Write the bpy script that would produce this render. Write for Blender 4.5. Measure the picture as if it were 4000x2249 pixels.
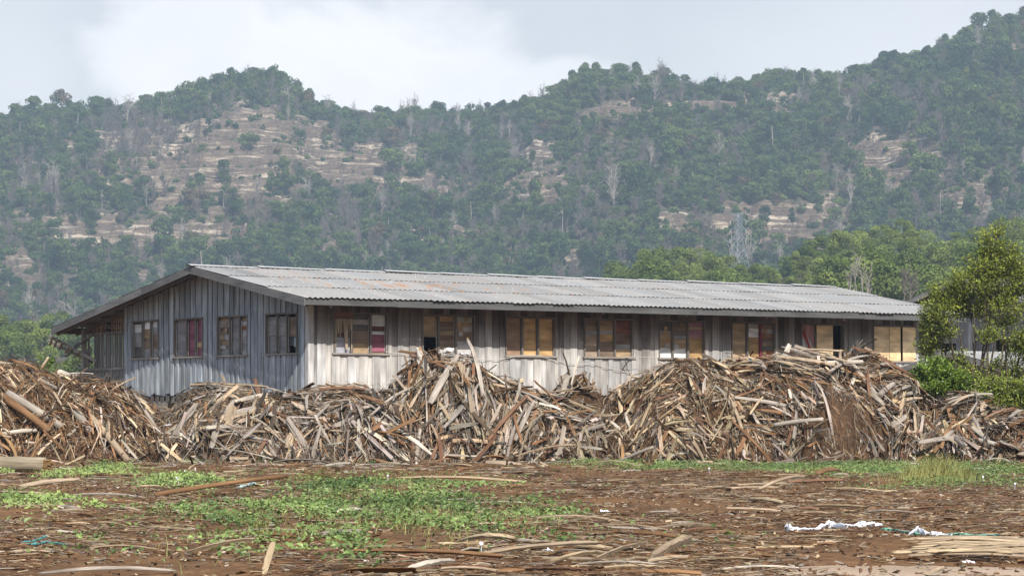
import bpy, math, random
import numpy as np
from mathutils import Vector, Matrix

# ------------------------------------------------------------------ camera
F = 11667.0; CX = 2000.0; HY = 1628.0; CAMZ = 1.24
scene = bpy.context.scene
for o in list(bpy.data.objects): bpy.data.objects.remove(o)
col = scene.collection
cam_d = bpy.data.cameras.new('camera'); cam = bpy.data.objects.new('camera', cam_d); col.objects.link(cam)
cam.location = (0, 0, CAMZ); cam.rotation_euler = (math.pi/2, 0, 0)
cam_d.sensor_width = 36; cam_d.sensor_fit = 'HORIZONTAL'; cam_d.lens = 36*F/4000
cam_d.shift_y = (HY-1124.5)/4000
cam_d.clip_start = 0.5; cam_d.clip_end = 20000
scene.camera = cam
# ------------------------------------------------------------------ sun, sky, exposure
SUNV = Vector((.31, -1.0, .965)).normalized()
sun_d = bpy.data.lights.new('sun', 'SUN'); sun = bpy.data.objects.new('sun', sun_d); col.objects.link(sun)
sun_d.energy = 5.0; sun_d.angle = math.radians(.5); sun_d.color = (1, .945, .86)
sun.rotation_euler = SUNV.to_track_quat('Z', 'Y').to_euler(); sun.location = (20, -60, 60)
scene.view_settings.view_transform = 'Standard'; scene.view_settings.look = 'None'
scene.view_settings.gamma = 1; scene.view_settings.use_curve_mapping = False
scene.view_settings.exposure = 0.26
scene.cycles.use_denoising = True
scene.cycles.max_bounces = 5; scene.cycles.diffuse_bounces = 3; scene.cycles.volume_bounces = 1
scene.cycles.transparent_max_bounces = 8


class NT:
    """small helper to write node trees as expressions"""
    def __init__(s, tree): s.t = tree; s.n = tree.nodes; s.l = tree.links
    def node(s, typ, **kw):
        n = s.n.new(typ)
        for k, v in kw.items(): setattr(n, k, v)
        return n
    def put(s, sock, v):
        if hasattr(v, 'is_output') or isinstance(v, bpy.types.NodeSocket): s.l.new(v, sock)
        elif v is not None:
            if isinstance(v, (tuple, list)) and len(v) == 3 and sock.type == 'RGBA': v = (*v, 1)
            sock.default_value = v
    def m(s, op, a, b=None, c=None, clamp=False):
        n = s.node('ShaderNodeMath', operation=op, use_clamp=clamp)
        s.put(n.inputs[0], a)
        if b is not None: s.put(n.inputs[1], b)
        if c is not None: s.put(n.inputs[2], c)
        return n.outputs[0]
    def mix(s, f, a, b, mode='MIX'):
        n = s.node('ShaderNodeMix', data_type='RGBA', blend_type=mode)
        s.put(n.inputs[0], f); s.put(n.inputs[6], a); s.put(n.inputs[7], b)
        return n.outputs[2]
    def noise(s, vec, scale, detail=4, rough=.55, dist=0, out=0):
        n = s.node('ShaderNodeTexNoise'); s.put(n.inputs['Vector'], vec)
        n.inputs['Scale'].default_value = scale; n.inputs['Detail'].default_value = detail
        n.inputs['Roughness'].default_value = rough; n.inputs['Distortion'].default_value = dist
        return n.outputs[out]
    def vmul(s, v, k):
        n = s.node('ShaderNodeVectorMath', operation='MULTIPLY'); s.put(n.inputs[0], v); s.put(n.inputs[1], k); return n.outputs[0]
    def ramp(s, f, lo, hi, a=0., b=1.):
        n = s.node('ShaderNodeMapRange', interpolation_type='SMOOTHSTEP'); s.put(n.inputs[0], f)
        n.inputs[1].default_value = lo; n.inputs[2].default_value = hi; n.inputs[3].default_value = a; n.inputs[4].default_value = b
        return n.outputs[0]
    def attr(s, name, out='Color'):
        return s.node('ShaderNodeAttribute', attribute_name=name).outputs[out]


world = bpy.data.worlds.new('World'); scene.world = world; world.use_nodes = True
w = NT(world.node_tree); w.n.clear()
sky = w.node('ShaderNodeTexSky', sky_type='NISHITA', sun_disc=False)
sky.sun_elevation = math.asin(SUNV.z); sky.sun_rotation = math.atan2(SUNV.x, SUNV.y)
sky.air_density = 1.2; sky.dust_density = 1.5
skyc = w.vmul(sky.outputs[0], (.13, .13, .13))
gen = w.node('ShaderNodeTexCoord').outputs['Generated']
sep = w.node('ShaderNodeSeparateXYZ'); w.put(sep.inputs[0], gen)
dx, dy, dz = sep.outputs
tx = w.m('DIVIDE', dx, w.m('MAXIMUM', dy, .05)); tz_ = w.m('DIVIDE', dz, w.m('MAXIMUM', dy, .05))
cv = w.node('ShaderNodeCombineXYZ'); w.put(cv.inputs[0], dx); w.put(cv.inputs[1], dy); w.put(cv.inputs[2], w.m('MULTIPLY', dz, 1.7))
n1 = w.noise(cv.outputs[0], 16, 7, .52, .25); n2 = w.noise(cv.outputs[0], 5.5, 5, .5)
def blob(px, py, rx, ry):
    """a soft cloud bank about one direction"""
    a = w.m('DIVIDE', w.m('SUBTRACT', tx, (px-CX)/F), rx/F); b = w.m('DIVIDE', w.m('SUBTRACT', tz_, (HY-py)/F), ry/F)
    r = w.m('SQRT', w.m('ADD', w.m('MULTIPLY', a, a), w.m('MULTIPLY', b, b)))
    r = w.m('ADD', r, w.m('MULTIPLY', w.m('SUBTRACT', n1, .5), 2.1))
    return r
cum = w.ramp(blob(1180, 330, 900, 430), .70, 1.2, 1, 0)
cum2 = w.ramp(blob(2250, 330, 330, 130), .6, 1.2, .75, 0)
cum3 = w.ramp(blob(3350, 260, 700, 260), .2, 1.5, .6, 0)
cum4 = w.ramp(blob(100, 330, 330, 300), .2, 1.4, .45, 0)
grey = w.ramp(w.m('ADD', n2, w.m('MULTIPLY', n1, .5)), .55, 1.0)
base = w.mix(grey, (.70, .73, .77), (.92, .93, .945))
c = w.mix(cum4, base, (.93, .95, .98)); c = w.mix(cum3, c, (.92, .94, .96))
c = w.mix(cum2, c, (1.03, 1.03, 1.03))
c = w.mix(cum, c, w.mix(w.ramp(n1, .35, .65), (1.0, 1.0, 1.02), (1.10, 1.09, 1.08)))
# broken cloud all round, thinner towards the zenith where the blue shows
cover = w.ramp(w.m('SUBTRACT', w.noise(cv.outputs[0], 2.6, 6, .6), w.m('MULTIPLY', dz, .28)), .28, .52)
fr = w.m('MULTIPLY', w.ramp(dy, .75, .93), w.ramp(dz, .45, .28)); cover = w.m('MAXIMUM', w.m('MULTIPLY', cover, .55), fr)
far = w.mix(n2, (.19, .26, .37), (.34, .40, .48))
side = w.m('ADD', .75, w.m('MULTIPLY', w.ramp(dx, .1, -.8), 1.7))  # unseen sky brightened towards the left, added as fill for the gable wall
sd_ = w.node('ShaderNodeVectorMath', operation='SCALE'); w.put(sd_.inputs[0], far); w.put(sd_.inputs['Scale'], side); far = sd_.outputs[0]
skyall = w.mix(cover, skyc, w.mix(fr, far, c))
bg = w.node('ShaderNodeBackground'); w.put(bg.inputs[0], skyall); bg.inputs[1].default_value = .93
wo = w.node('ShaderNodeOutputWorld'); w.l.new(bg.outputs[0], wo.inputs[0])

# ------------------------------------------------------------------ helpers
R = np.random.default_rng(7)
random.seed(7)

def tag(o, label=None, cat=None, group=None, kind=None):
    for k, v in (('label', label), ('category', cat), ('group', group), ('kind', kind)):
        if v: o[k] = v
    return o

def empty(name, loc=(0, 0, 0), rz=0):
    o = bpy.data.objects.new(name, None); col.objects.link(o); o.location = loc; o.rotation_euler = (0, 0, rz)
    o.empty_display_size = .2
    return o

def mesh_np(name, V, Fc, mat, C=None, G=None, smooth=False, matidx=None, extra=None):
    """V (n,3), Fc list of (m,k) arrays (k = 3 or 4)"""
    V = np.asarray(V, np.float32)
    if not isinstance(Fc, list): Fc = [Fc]
    me = bpy.data.meshes.new(name)
    loops = np.concatenate([f.ravel() for f in Fc]).astype(np.int32)
    tot = np.concatenate([np.full(len(f), f.shape[1], np.int32) for f in Fc])
    st = np.concatenate([[0], np.cumsum(tot)[:-1]]).astype(np.int32)
    me.vertices.add(len(V)); me.vertices.foreach_set('co', V.ravel())
    me.loops.add(len(loops)); me.loops.foreach_set('vertex_index', loops)
    me.polygons.add(len(tot)); me.polygons.foreach_set('loop_start', st); me.polygons.foreach_set('loop_total', tot)
    me.polygons.foreach_set('use_smooth', np.full(len(tot), bool(smooth)))
    if matidx is not None: me.polygons.foreach_set('material_index', np.asarray(matidx, np.int32))
    if C is not None:
        a = me.attributes.new('Col', 'FLOAT_COLOR', 'POINT'); C = np.asarray(C, np.float32)
        if C.shape[1] == 3: C = np.concatenate([C, np.ones((len(C), 1), np.float32)], 1)
        a.data.foreach_set('color', C.ravel())
    if G is not None:
        a = me.attributes.new('gr', 'FLOAT_VECTOR', 'POINT'); a.data.foreach_set('vector', np.asarray(G, np.float32).ravel())
    for k, v in (extra or {}).items():
        a = me.attributes.new(k, 'FLOAT', 'POINT'); a.data.foreach_set('value', np.asarray(v, np.float32).ravel())
    for m_ in (mat if isinstance(mat, (list, tuple)) else [mat]): me.materials.append(m_)
    me.update(calc_edges=True)
    return me

def link(name, me, parent=None):
    o = bpy.data.objects.new(name, me); col.objects.link(o)
    if parent: o.parent = parent
    return o

class MB:
    """collects hexahedra / tubes / quads with colour and grain coordinates, builds ONE mesh"""
    def __init__(s): s.V = []; s.Q = []; s.C = []; s.G = []; s.n = 0; s.T = []
    def add(s, V, Q, c, G=None):
        V = np.asarray(V, float); s.V.append(V); s.Q.append(np.asarray(Q, int)+s.n)
        c = np.asarray(c, float)
        s.C.append(np.tile(c, (len(V), 1)) if c.ndim == 1 else c)
        s.G.append(V*1.0 if G is None else np.asarray(G, float)); s.n += len(V)
    HQ = np.array([[0, 3, 2, 1], [4, 5, 6, 7], [0, 1, 5, 4], [1, 2, 6, 5], [2, 3, 7, 6], [3, 0, 4, 7]])
    def hexa(s, P, c, ax=2):
        """8 corners; bottom ring 0-3 then top ring 4-7; ax = grain axis"""
        P = np.asarray(P, float); g = P.copy(); r = R.random()*50
        o = [ax, (ax+1) % 3, (ax+2) % 3]; g = g[:, o]; g[:, 1] += r; g[:, 0] += r*3
        s.add(P, s.HQ, c, g)
    def box(s, a, b, c, ax=2):
        x0, y0, z0 = a; x1, y1, z1 = b
        s.hexa([(x0, y0, z0), (x1, y0, z0), (x1, y1, z0), (x0, y1, z0), (x0, y0, z1), (x1, y0, z1), (x1, y1, z1), (x0, y1, z1)], c, ax)
    def beam(s, p, q, wd, ht, c, up=(0, 0, 1)):
        """box from p to q with width (side) and height (up)"""
        p = np.array(p, float); q = np.array(q, float); t = q-p; L = np.linalg.norm(t); t /= L
        up = np.array(up, float)
        if abs(np.dot(t, up)) > .98: up = np.array((0, 1., 0))
        sd = np.cross(t, up); sd /= np.linalg.norm(sd); n = np.cross(sd, t)
        P = []; G = []; r = R.random()*50
        for k, e in ((0, p), (1, q)):
            for a, b in ((-1, -1), (1, -1), (1, 1), (-1, 1)):
                P.append(e+sd*a*wd/2+n*b*ht/2); G.append((k*L+r, a*wd/2+r, b*ht/2))
        s.add(P, s.HQ, c, G)
    def tube(s, pts, rad, c, n=6, cap=True):
        pts = np.asarray(pts, float); m = len(pts); rad = np.broadcast_to(rad, (m,)).astype(float)
        t = np.gradient(pts, axis=0); t /= np.linalg.norm(t, axis=1)[:, None]+1e-9
        up = np.array((0, 0, 1.)) if abs(t[:, 2]).mean() < .9 else np.array((0, 1., 0))
        a = np.cross(t, up); a /= np.linalg.norm(a, axis=1)[:, None]+1e-9; b = np.cross(a, t)
        th = np.linspace(0, 2*np.pi, n, endpoint=False)
        V = pts[:, None]+rad[:, None, None]*(np.cos(th)[None, :, None]*a[:, None]+np.sin(th)[None, :, None]*b[:, None])
        d = np.concatenate([[0], np.cumsum(np.linalg.norm(np.diff(pts, axis=0), axis=1))]); r = R.random()*50
        G = np.stack([np.broadcast_to(d[:, None]+r, (m, n)), np.broadcast_to(th[None]*rad.mean(), (m, n))+r, np.zeros((m, n))], -1)
        V = V.reshape(-1, 3); G = G.reshape(-1, 3)
        i = np.arange(m-1)[:, None]*n; j = np.arange(n)[None]; k = (j+1) % n
        Q = np.stack([i+j, i+k, i+n+k, i+n+j], -1).reshape(-1, 4)
        if cap:
            V = np.concatenate([V, pts[:1], pts[-1:]]); G = np.concatenate([G, G[:1], G[-1:]])
            e = m*n; jj = np.arange(0, n, 2)
            Q = np.concatenate([Q, np.stack([np.full(len(jj), e), (jj+2) % n, (jj+1) % n, jj], -1),
                                np.stack([np.full(len(jj), e+1), (m-1)*n+jj, (m-1)*n+(jj+1) % n, (m-1)*n+(jj+2) % n], -1)])
        s.add(V, Q, c, G)
    def mesh(s, name, mat, smooth=False):
        return mesh_np(name, np.concatenate(s.V), np.concatenate(s.Q), mat, np.concatenate(s.C), np.concatenate(s.G), smooth)
    def build(s, name, mat, parent=None, smooth=False):
        return link(name, s.mesh(name, mat, smooth), parent)

def hsh(ix, iy, seed):
    h = np.sin(ix*127.1+iy*311.7+seed*74.7)*43758.5453
    return h-np.floor(h)
def vnoise(x, y, seed=0):
    x = np.asarray(x, float); y = np.asarray(y, float)
    ix = np.floor(x); iy = np.floor(y); fx = x-ix; fy = y-iy
    fx = fx*fx*(3-2*fx); fy = fy*fy*(3-2*fy)
    a = hsh(ix, iy, seed); b = hsh(ix+1, iy, seed); c_ = hsh(ix, iy+1, seed); d = hsh(ix+1, iy+1, seed)
    return (a*(1-fx)+b*fx)*(1-fy)+(c_*(1-fx)+d*fx)*fy
def fbm(x, y, oc=4, seed=0):
    v = 0; a = .5; t = 0
    for k in range(oc):
        v = v+a*vnoise(x*2**k, y*2**k, seed+k*13); t += a; a *= .5
    return v/t
def at(X, Y, d):
    return Vector(((X-CX)/F*d, d, CAMZ+(HY-Y)/F*d))
def sstep(x, a, b):
    t = np.clip((x-a)/(b-a), 0, 1); return t*t*(3-2*t)

# ------------------------------------------------------------------ materials
def mat_new(name):
    m = bpy.data.materials.new(name); m.use_nodes = True; m.node_tree.nodes.clear()
    t = NT(m.node_tree); out = t.node('ShaderNodeOutputMaterial')
    p = t.node('ShaderNodeBsdfPrincipled'); t.l.new(p.outputs[0], out.inputs[0])
    p.inputs['Roughness'].default_value = .85
    p.inputs['Specular IOR Level'].default_value = .25
    return m, t, p, out
def bump(t, p, h, strength=.5, dist=.01):
    b = t.node('ShaderNodeBump'); b.inputs['Strength'].default_value = strength; b.inputs['Distance'].default_value = dist
    t.put(b.inputs['Height'], h); t.l.new(b.outputs[0], p.inputs['Normal'])

def mat_wood(name, gain=1.0, grain=(1.3, 34, 34), contrast=.55, objvar=0., bm=.4, blotch=.35, spec=.2):
    """Col attribute tinted by stretched grain noise"""
    m, t, p, out = mat_new(name)
    c = t.attr('Col'); g = t.attr('gr', 'Vector')
    if objvar:
        oi = t.node('ShaderNodeObjectInfo').outputs['Random']
        off = t.node('ShaderNodeVectorMath', operation='ADD'); t.put(off.inputs[0], g)
        cc = t.node('ShaderNodeCombineXYZ'); k = t.m('MULTIPLY', oi, 37.)
        for i in range(3): t.put(cc.inputs[i], k)
        t.put(off.inputs[1], cc.outputs[0]); g = off.outputs[0]
    n = t.noise(t.vmul(g, grain), 1.0, 5, .6, .3)
    nb = t.noise(t.vmul(g, (1.1, 3.5, 3.5)), 1.0, 3, .5)
    f = t.m('MULTIPLY', t.m('ADD', t.m('MULTIPLY', t.m('SUBTRACT', n, .5), contrast*2.2), 1.0), t.m('ADD', 1-blotch/2, t.m('MULTIPLY', t.m('SUBTRACT', nb, .5), blotch*2.2)))
    f = t.m('MULTIPLY', f, gain)
    if objvar: f = t.m('MULTIPLY', f, t.m('ADD', 1-objvar/2, t.m('MULTIPLY', oi, objvar)))
    mm = t.node('ShaderNodeVectorMath', operation='SCALE'); t.put(mm.inputs[0], c); t.put(mm.inputs['Scale'], t.m('MAXIMUM', f, .05))
    t.l.new(mm.outputs[0], p.inputs['Base Color']); p.inputs['Specular IOR Level'].default_value = spec
    bump(t, p, n, bm, .01)
    return m

M = {}
M['board'] = mat_wood('weathered_board', 1.0, (.8, 22, 22), .60, 0, .5, .5)
M['heapwood'] = mat_wood('scrap_wood', 1.0, (1.2, 30, 30), .62, .35, .6, .6, .1)
M['timber'] = mat_wood('dark_timber', 1.0, (1.0, 20, 20), .35, 0, .4, .4)
M['ply'] = mat_wood('patched_sheet', 1.0, (2.0, 9, 9), .45, 0, .15, .55)

def mat_leaf(name, objvar=.5, hue=((.052, .085, .026), (.11, .15, .035)), transl=.25, alt=None, rough=.55, spec=.3):
    m, t, p, out = mat_new(name)
    c = t.attr('Col', 'Fac'); oi = t.node('ShaderNodeObjectInfo').outputs['Random']
    f = t.m('ADD', t.m('MULTIPLY', c, 1-objvar), t.m('MULTIPLY', oi, objvar))
    if objvar > .3:
        gp = t.node('ShaderNodeNewGeometry').outputs['Position']; big = t.noise(t.vmul(gp, (.012, .012, .02)), 1, 3, .5)
        f = t.m('ADD', f, t.m('MULTIPLY', t.m('SUBTRACT', big, .5), 1.6), clamp=True)
    cl = t.mix(f, hue[0], hue[1])
    if alt:
        o2 = t.m('FRACT', t.m('MULTIPLY', oi, 17.3))
        cl = t.mix(t.ramp(o2, alt[1], alt[1]+.04), cl, alt[0])
    cl = t.mix(1.0, cl, t.mix(c, (.62, .62, .62), (1.3, 1.3, 1.25)), 'MULTIPLY')
    t.l.new(cl, p.inputs['Base Color']); p.inputs['Roughness'].default_value = rough; p.inputs['Specular IOR Level'].default_value = spec
    if transl:
        tr = t.node('ShaderNodeBsdfTranslucent'); t.l.new(cl, tr.inputs[0])
        mx = t.node('ShaderNodeMixShader'); mx.inputs[0].default_value = transl
        t.l.new(p.outputs[0], mx.inputs[1]); t.l.new(tr.outputs[0], mx.inputs[2]); t.l.new(mx.outputs[0], out.inputs[0])
    return m
M['farleaf'] = mat_leaf('far_foliage', .55, ((.026, .060, .026), (.110, .150, .042)), 0, ((.13, .10, .055), .95), .9, .05)
M['midleaf'] = mat_leaf('mid_foliage', .5, ((.080, .130, .034), (.23, .28, .075)), .2, None, .7, .15)
M['treeleaf'] = mat_leaf('tree_leaf', 0, ((.070, .118, .015), (.38, .42, .06)), .3, None, .4, .45)
M['bushleaf'] = mat_leaf('bush_leaf', 0, ((.040, .085, .012), (.16, .235, .03)), .3, None, .35, .5)
M['vine'] = mat_leaf('vine_leaf', 0, ((.075, .145, .035), (.27, .36, .115)), .2, None, .45, .4)
M['grass'] = mat_leaf('grass_blade', 0, ((.10, .13, .03), (.30, .30, .12)), .2, None, .6, .2)

def mat_plain(name, c, rough=.8, spec=.25, var=.25, scale=6, metal=0):
    m, t, p, out = mat_new(name)
    o = t.node('ShaderNodeTexCoord').outputs['Object']
    n = t.noise(o, scale, 4)
    t.l.new(t.mix(n, tuple(x*(1-var) for x in c), tuple(min(1, x*(1+var)) for x in c)), p.inputs['Base Color'])
    p.inputs['Roughness'].default_value = rough; p.inputs['Specular IOR Level'].default_value = spec; p.inputs['Metallic'].default_value = metal
    return m
M['deadwood'] = mat_plain('bare_branches', (.150, .128, .110), .9, .1, .3, .3)
M['paletrunk'] = mat_plain('pale_bark', (.30, .27, .24), .9, .1, .3, .3)
M['bark'] = mat_plain('dark_bark', (.10, .08, .06), .9, .1, .4, 3)
M['steel'] = mat_plain('galvanised_steel', (.26, .285, .31), .6, .4, .1, 1)
M['insul'] = mat_plain('white_insulator', (.42, .42, .42), .4, .5, .05, 1)
M['cloth'] = mat_plain('white_cloth', (.80, .81, .86), .8, .2, .06, 4)
M['greencloth'] = mat_plain('green_plastic', (.16, .36, .28), .5, .4, .25, 8)
M['teal'] = mat_plain('teal_plastic', (.10, .33, .32), .5, .4, .2, 8)
M['bluerag'] = mat_plain('pale_blue_rag', (.42, .54, .54), .8, .2, .15, 8)
M['cable'] = mat_plain('pale_cable', (.55, .53, .50), .6, .3, .1, 8)
M['flower'] = mat_plain('flower_petal', (.80, .76, .84), .6, .2, .05, 8)
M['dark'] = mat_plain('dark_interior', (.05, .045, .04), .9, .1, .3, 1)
M['bluepl'] = mat_plain('bright_blue_plastic', (.05, .45, .70), .4, .4, .15, 8)
M['redpl'] = mat_plain('dark_red_cloth', (.35, .03, .06), .7, .2, .15, 8)
M['glass'] = mat_plain('dusty_mirror', (.32, .42, .45), .2, .6, .15, 4)

# corrugated metal with rust
m, t, p, out = mat_new('corrugated_metal')
oc = t.node('ShaderNodeTexCoord').outputs['Object']; c = t.attr('Col')
n = t.noise(t.vmul(oc, (6, .8, 1)), 1, 4, .6); nr = t.noise(t.vmul(oc, (7, .9, 1)), 1.4, 5, .65, .4); nbig = t.noise(oc, .35, 2)
rustamt = t.attr('rust', 'Fac')
rf = t.ramp(t.m('ADD', nr, t.m('MULTIPLY', t.m('ADD', rustamt, t.m('MULTIPLY', nbig, .5)), .22)), .76, .84)
nl = t.noise(oc, 3.5, 3)
rust = t.mix(t.noise(oc, 14, 3), (.30, .12, .045), (.52, .30, .15))
body = t.mix(1.0, c, t.mix(n, (.78, .78, .79), (1.12, 1.12, 1.12)), 'MULTIPLY')
body = t.mix(t.ramp(nl, .6, .8, 0, .35), body, (.50, .45, .38))
t.l.new(t.mix(rf, body, rust), p.inputs['Base Color']); p.inputs['Roughness'].default_value = .62
p.inputs['Specular IOR Level'].default_value = .18
M['roof'] = m

# ground: dark brown fibrous earth
def earth(name, a, b, c3, sc=1.0, bmp=.5):
    m, t, p, out = mat_new(name)
    o = t.node('ShaderNodeTexCoord').outputs['Object']
    n1 = t.noise(o, .45*sc, 5, .6); n2 = t.noise(o, 5*sc, 6, .7); n3 = t.noise(o, 28*sc, 5, .7)
    cc = t.mix(t.ramp(n1, .36, .64), a, b)
    cc = t.mix(t.ramp(n2, .45, .75), cc, c3)
    cc = t.mix(1.0, cc, t.mix(n3, (.45, .45, .45), (1.6, 1.55, 1.5)), 'MULTIPLY')
    t.l.new(cc, p.inputs['Base Color']); p.inputs['Specular IOR Level'].default_value = .1
    bump(t, p, t.m('ADD', t.m('MULTIPLY', n3, .4), n2), bmp, .06)
    return m
M['earth'] = earth('bark_mulch_earth', (.092, .053, .029), (.168, .090, .041), (.25, .155, .085))
M['heapearth'] = earth('heap_mulch', (.088, .053, .031), (.045, .028, .017), (.17, .105, .06), 1.4, .8)
M['road'] = earth('pale_dirt', (.34, .26, .19), (.42, .33, .25), (.36, .27, .2), 2, .2)

# hills: soil, scrub and banded rock
m, t, p, out = mat_new('hillside')
o = t.node('ShaderNodeTexCoord').outputs['Object']
rk = t.attr('rock', 'Fac')
nA = t.noise(o, .035, 5, .6); nB = t.noise(t.vmul(o, (.05, .05, .42)), 1, 5, .65, .6); nC = t.noise(o, .22, 5, .7); nV = t.noise(t.vmul(o, (.35, .35, .03)), 1, 4, .6)
scrub = t.mix(t.ramp(nC, .35, .65), (.085, .088, .048), (.180, .155, .115))
scrub = t.mix(t.ramp(nA, .42, .62), scrub, t.mix(nC, (.13, .11, .08), (.24, .20, .165)))
rock = t.mix(t.ramp(nB, .38, .66), (.215, .160, .125), (.44, .345, .25))
rock = t.mix(t.ramp(t.m('ADD', t.m('MULTIPLY', nB, .7), t.m('MULTIPLY', nA, .5)), .64, .74), rock, (.78, .66, .52))
rock = t.mix(t.ramp(nV, .56, .72, 0, .75), rock, (.155, .115, .11))
scrub = t.mix(t.ramp(t.m('ADD', t.m('MULTIPLY', nC, .7), t.m('MULTIPLY', nV, .45)), .66, .74), scrub, (.36, .29, .22))
rock = t.mix(t.ramp(t.m('ABSOLUTE', t.m('SUBTRACT', nB, .52)), .018, .0), rock, (.10, .08, .07))
t.l.new(t.mix(t.ramp(t.m('ADD', rk, t.m('MULTIPLY', t.m('SUBTRACT', nC, .5), 1.3)), .36, .50), scrub, rock), p.inputs['Base Color'])
p.inputs['Specular IOR Level'].default_value = .05
bump(t, p, t.m('ADD', nB, t.m('MULTIPLY', nC, .8)), 1.0, 7)
M['hill'] = m
# ------------------------------------------------------------------ hills
K = 4000/2575.
def tab(pairs): 
    a = np.array(pairs, float)*K; return a[:, 0], a[:, 1]
SKX, SKY = tab([(-700, 300), (-300, 270), (-100, 255), (0, 262), (60, 258), (120, 253), (200, 250), (270, 245), (300, 238), (350, 232), (400, 217), (450, 216), (485, 200), (505, 182), (560, 178), (620, 158), (650, 150), (690, 160), (740, 188), (775, 215), (800, 235), (830, 238), (870, 255), (940, 262), (1000, 255), (1100, 250), (1180, 262), (1250, 250), (1320, 228), (1400, 205), (1440, 182), (1470, 157), (1530, 150), (1600, 160), (1680, 163), (1720, 178), (1780, 186), (1850, 175), (1885, 188), (1920, 165), (2000, 165), (2050, 162), (2110, 165), (2150, 150), (2200, 135), (2280, 120), (2350, 98), (2400, 72), (2470, 52), (2500, 38), (2540, 25), (2600, 18), (2800, -10), (3300, 30)])
SKY = SKY+84      # bare ground lies below the tree tops
D_FOOT = 1450.
def ridge_d(X): return 1960+70*np.sin(X/610.)+40*np.sin(X/233.+1)
FX, FY = tab([(-700, 930), (480, 900), (900, 860), (1300, 830), (1480, 800), (1660, 745), (1860, 750), (2000, 715), (2120, 690), (2240, 665), (2400, 672), (2576, 660), (3300, 700)])
def foothill_e(X): return HY-np.interp(X, FX, FY)
FTX = [-1000, 800, 1800, 2400, 2900, 3500, 4100, 5200]; FTE = [215, 225, 300, 400, 470, 500, 520, 500]
def foot_e(X): return np.interp(X, FTX, FTE)
ROCKS = [  # cliff faces, (px, py, rx, ry, strength) in photo pixels
    (900, 620, 450, 160, 1.25), (1300, 650, 230, 110, 1.0), (680, 925, 450, 62, .95), (220, 890, 200, 60, .7), (90, 1050, 120, 90, .6), (1600, 720, 200, 50, .6), (600, 1080, 260, 50, .5), (2050, 620, 120, 60, .5),
    (1450, 640, 120, 65, .8), (2560, 440, 190, 42, .9), (2900, 420, 190, 50, 1.0), (2370, 445, 90, 50, .7), (2110, 745, 150, 70, .85),
    (2680, 880, 170, 65, .7), (3060, 890, 280, 105, 1.1), (3480, 640, 220, 95, .95), (3830, 760, 160, 75, .9), (3960, 205, 90, 26, .7), (3900, 335, 120, 16, .6),
    (1750, 900, 160, 60, .45), (420, 700, 170, 60, .5), (2300, 960, 160, 60, .45), (1020, 470, 170, 60, .55), (2520, 700, 70, 40, .6)]
def rock_mask(X, Y):
    n = fbm(X/70., Y/38., 5, 5); r = np.zeros_like(X)
    for px, py, rx, ry, s_ in ROCKS:
        q = ((X-px)/rx)**2+((Y-py)/ry)**2
        r = np.maximum(r, s_*np.exp(-q*.8))
    return np.clip(r*1.12+(n-.5)*1.45+.03-.06*sstep(X, 1500, 3000), 0, 1.2)
def rmask_pos(X, d, z):
    return rock_mask(X, HY-(z-CAMZ)/d*F)
def terrain(X, d, fine=True):
    X = np.asarray(X, float); d = np.asarray(d, float)
    zf7 = foothill_e(X)*700/F+CAMZ
    zf = foot_e(X)*D_FOOT/F+CAMZ
    dr = ridge_d(X); zr = (HY-np.interp(X, SKX, SKY))*dr/F+CAMZ
    z = np.where(d < 160, -.6, 0.)
    s1 = np.clip((d-160)/540, 0, 1.08); z1 = -.6+(zf7+.6)*s1**1.7
    s2 = sstep(d, 760, 1000); z2 = zf7+(np.minimum(zf7*.9, zf*.8)-zf7)*s2
    s3 = sstep(d, 1000, D_FOOT); z3 = np.minimum(zf7*.9, zf*.8)+(zf-np.minimum(zf7*.9, zf*.8))*s3
    s = np.clip((d-D_FOOT)/(dr-D_FOOT), 0, 1)
    x = (X-CX)/F*d
    gully = fbm(x/75., d/260.+3, 4, 11)-.5
    z4 = zf+(zr-zf)*(s**.92)
    z4 = z4+gully*46*np.sqrt(np.clip(s*(1-s), 0, 1))*2*(1-s**3)*.8
    if fine:
        z4 = z4+(fbm(x/16., d/14., 4, 21)-.5)*8*sstep(s, 0, .1)*(1-sstep(s, .9, 1))
    back = sstep(d, dr, dr+420)
    z4 = z4*(1-back*.7)
    z = np.where(d < 160, -.6, np.where(d < 760, z1, np.where(d < 1000, z2, np.where(d < D_FOOT, z3, z4))))
    if fine: z = z+np.where((d > 200) & (d < D_FOOT), (fbm(x/30., d/40., 3, 9)-.5)*2, 0)
    return z
Xs = np.linspace(-900, 4900, 900)
ds = np.concatenate([np.linspace(130, 1000, 60), np.linspace(1010, D_FOOT-5, 25), np.linspace(D_FOOT, 2080, 420), np.linspace(2090, 2800, 24)])
XX, DD = np.meshgrid(Xs, ds)
ZZ = terrain(XX, DD)
rkm = rmask_pos(XX, DD, ZZ)*(DD > D_FOOT-30)
rs = np.clip((rkm-.42)/.3, 0, 1)     # terraces where rock is bare: steep risers and ledges
stp = 10.; zz = ZZ/stp+.25*fbm(XX/300., DD/80., 3, 31); fr = zz-np.floor(zz)
ZZ = ZZ+rs*stp*(sstep(fr, .36, .58)-fr)*.95
PX = (XX-CX)/F*DD
V = np.stack([PX, DD, ZZ], -1).reshape(-1, 3)
nr_, nc_ = XX.shape
i = np.arange(nr_-1)[:, None]*nc_; j = np.arange(nc_-1)[None]
Q = np.stack([i+j, i+j+1, i+j+1+nc_, i+j+nc_], -1).reshape(-1, 4)
tag(link('hills', mesh_np('hills', V, Q, M['hill'], smooth=True, extra={'rock': rkm.ravel()})), kind='structure')

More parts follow.
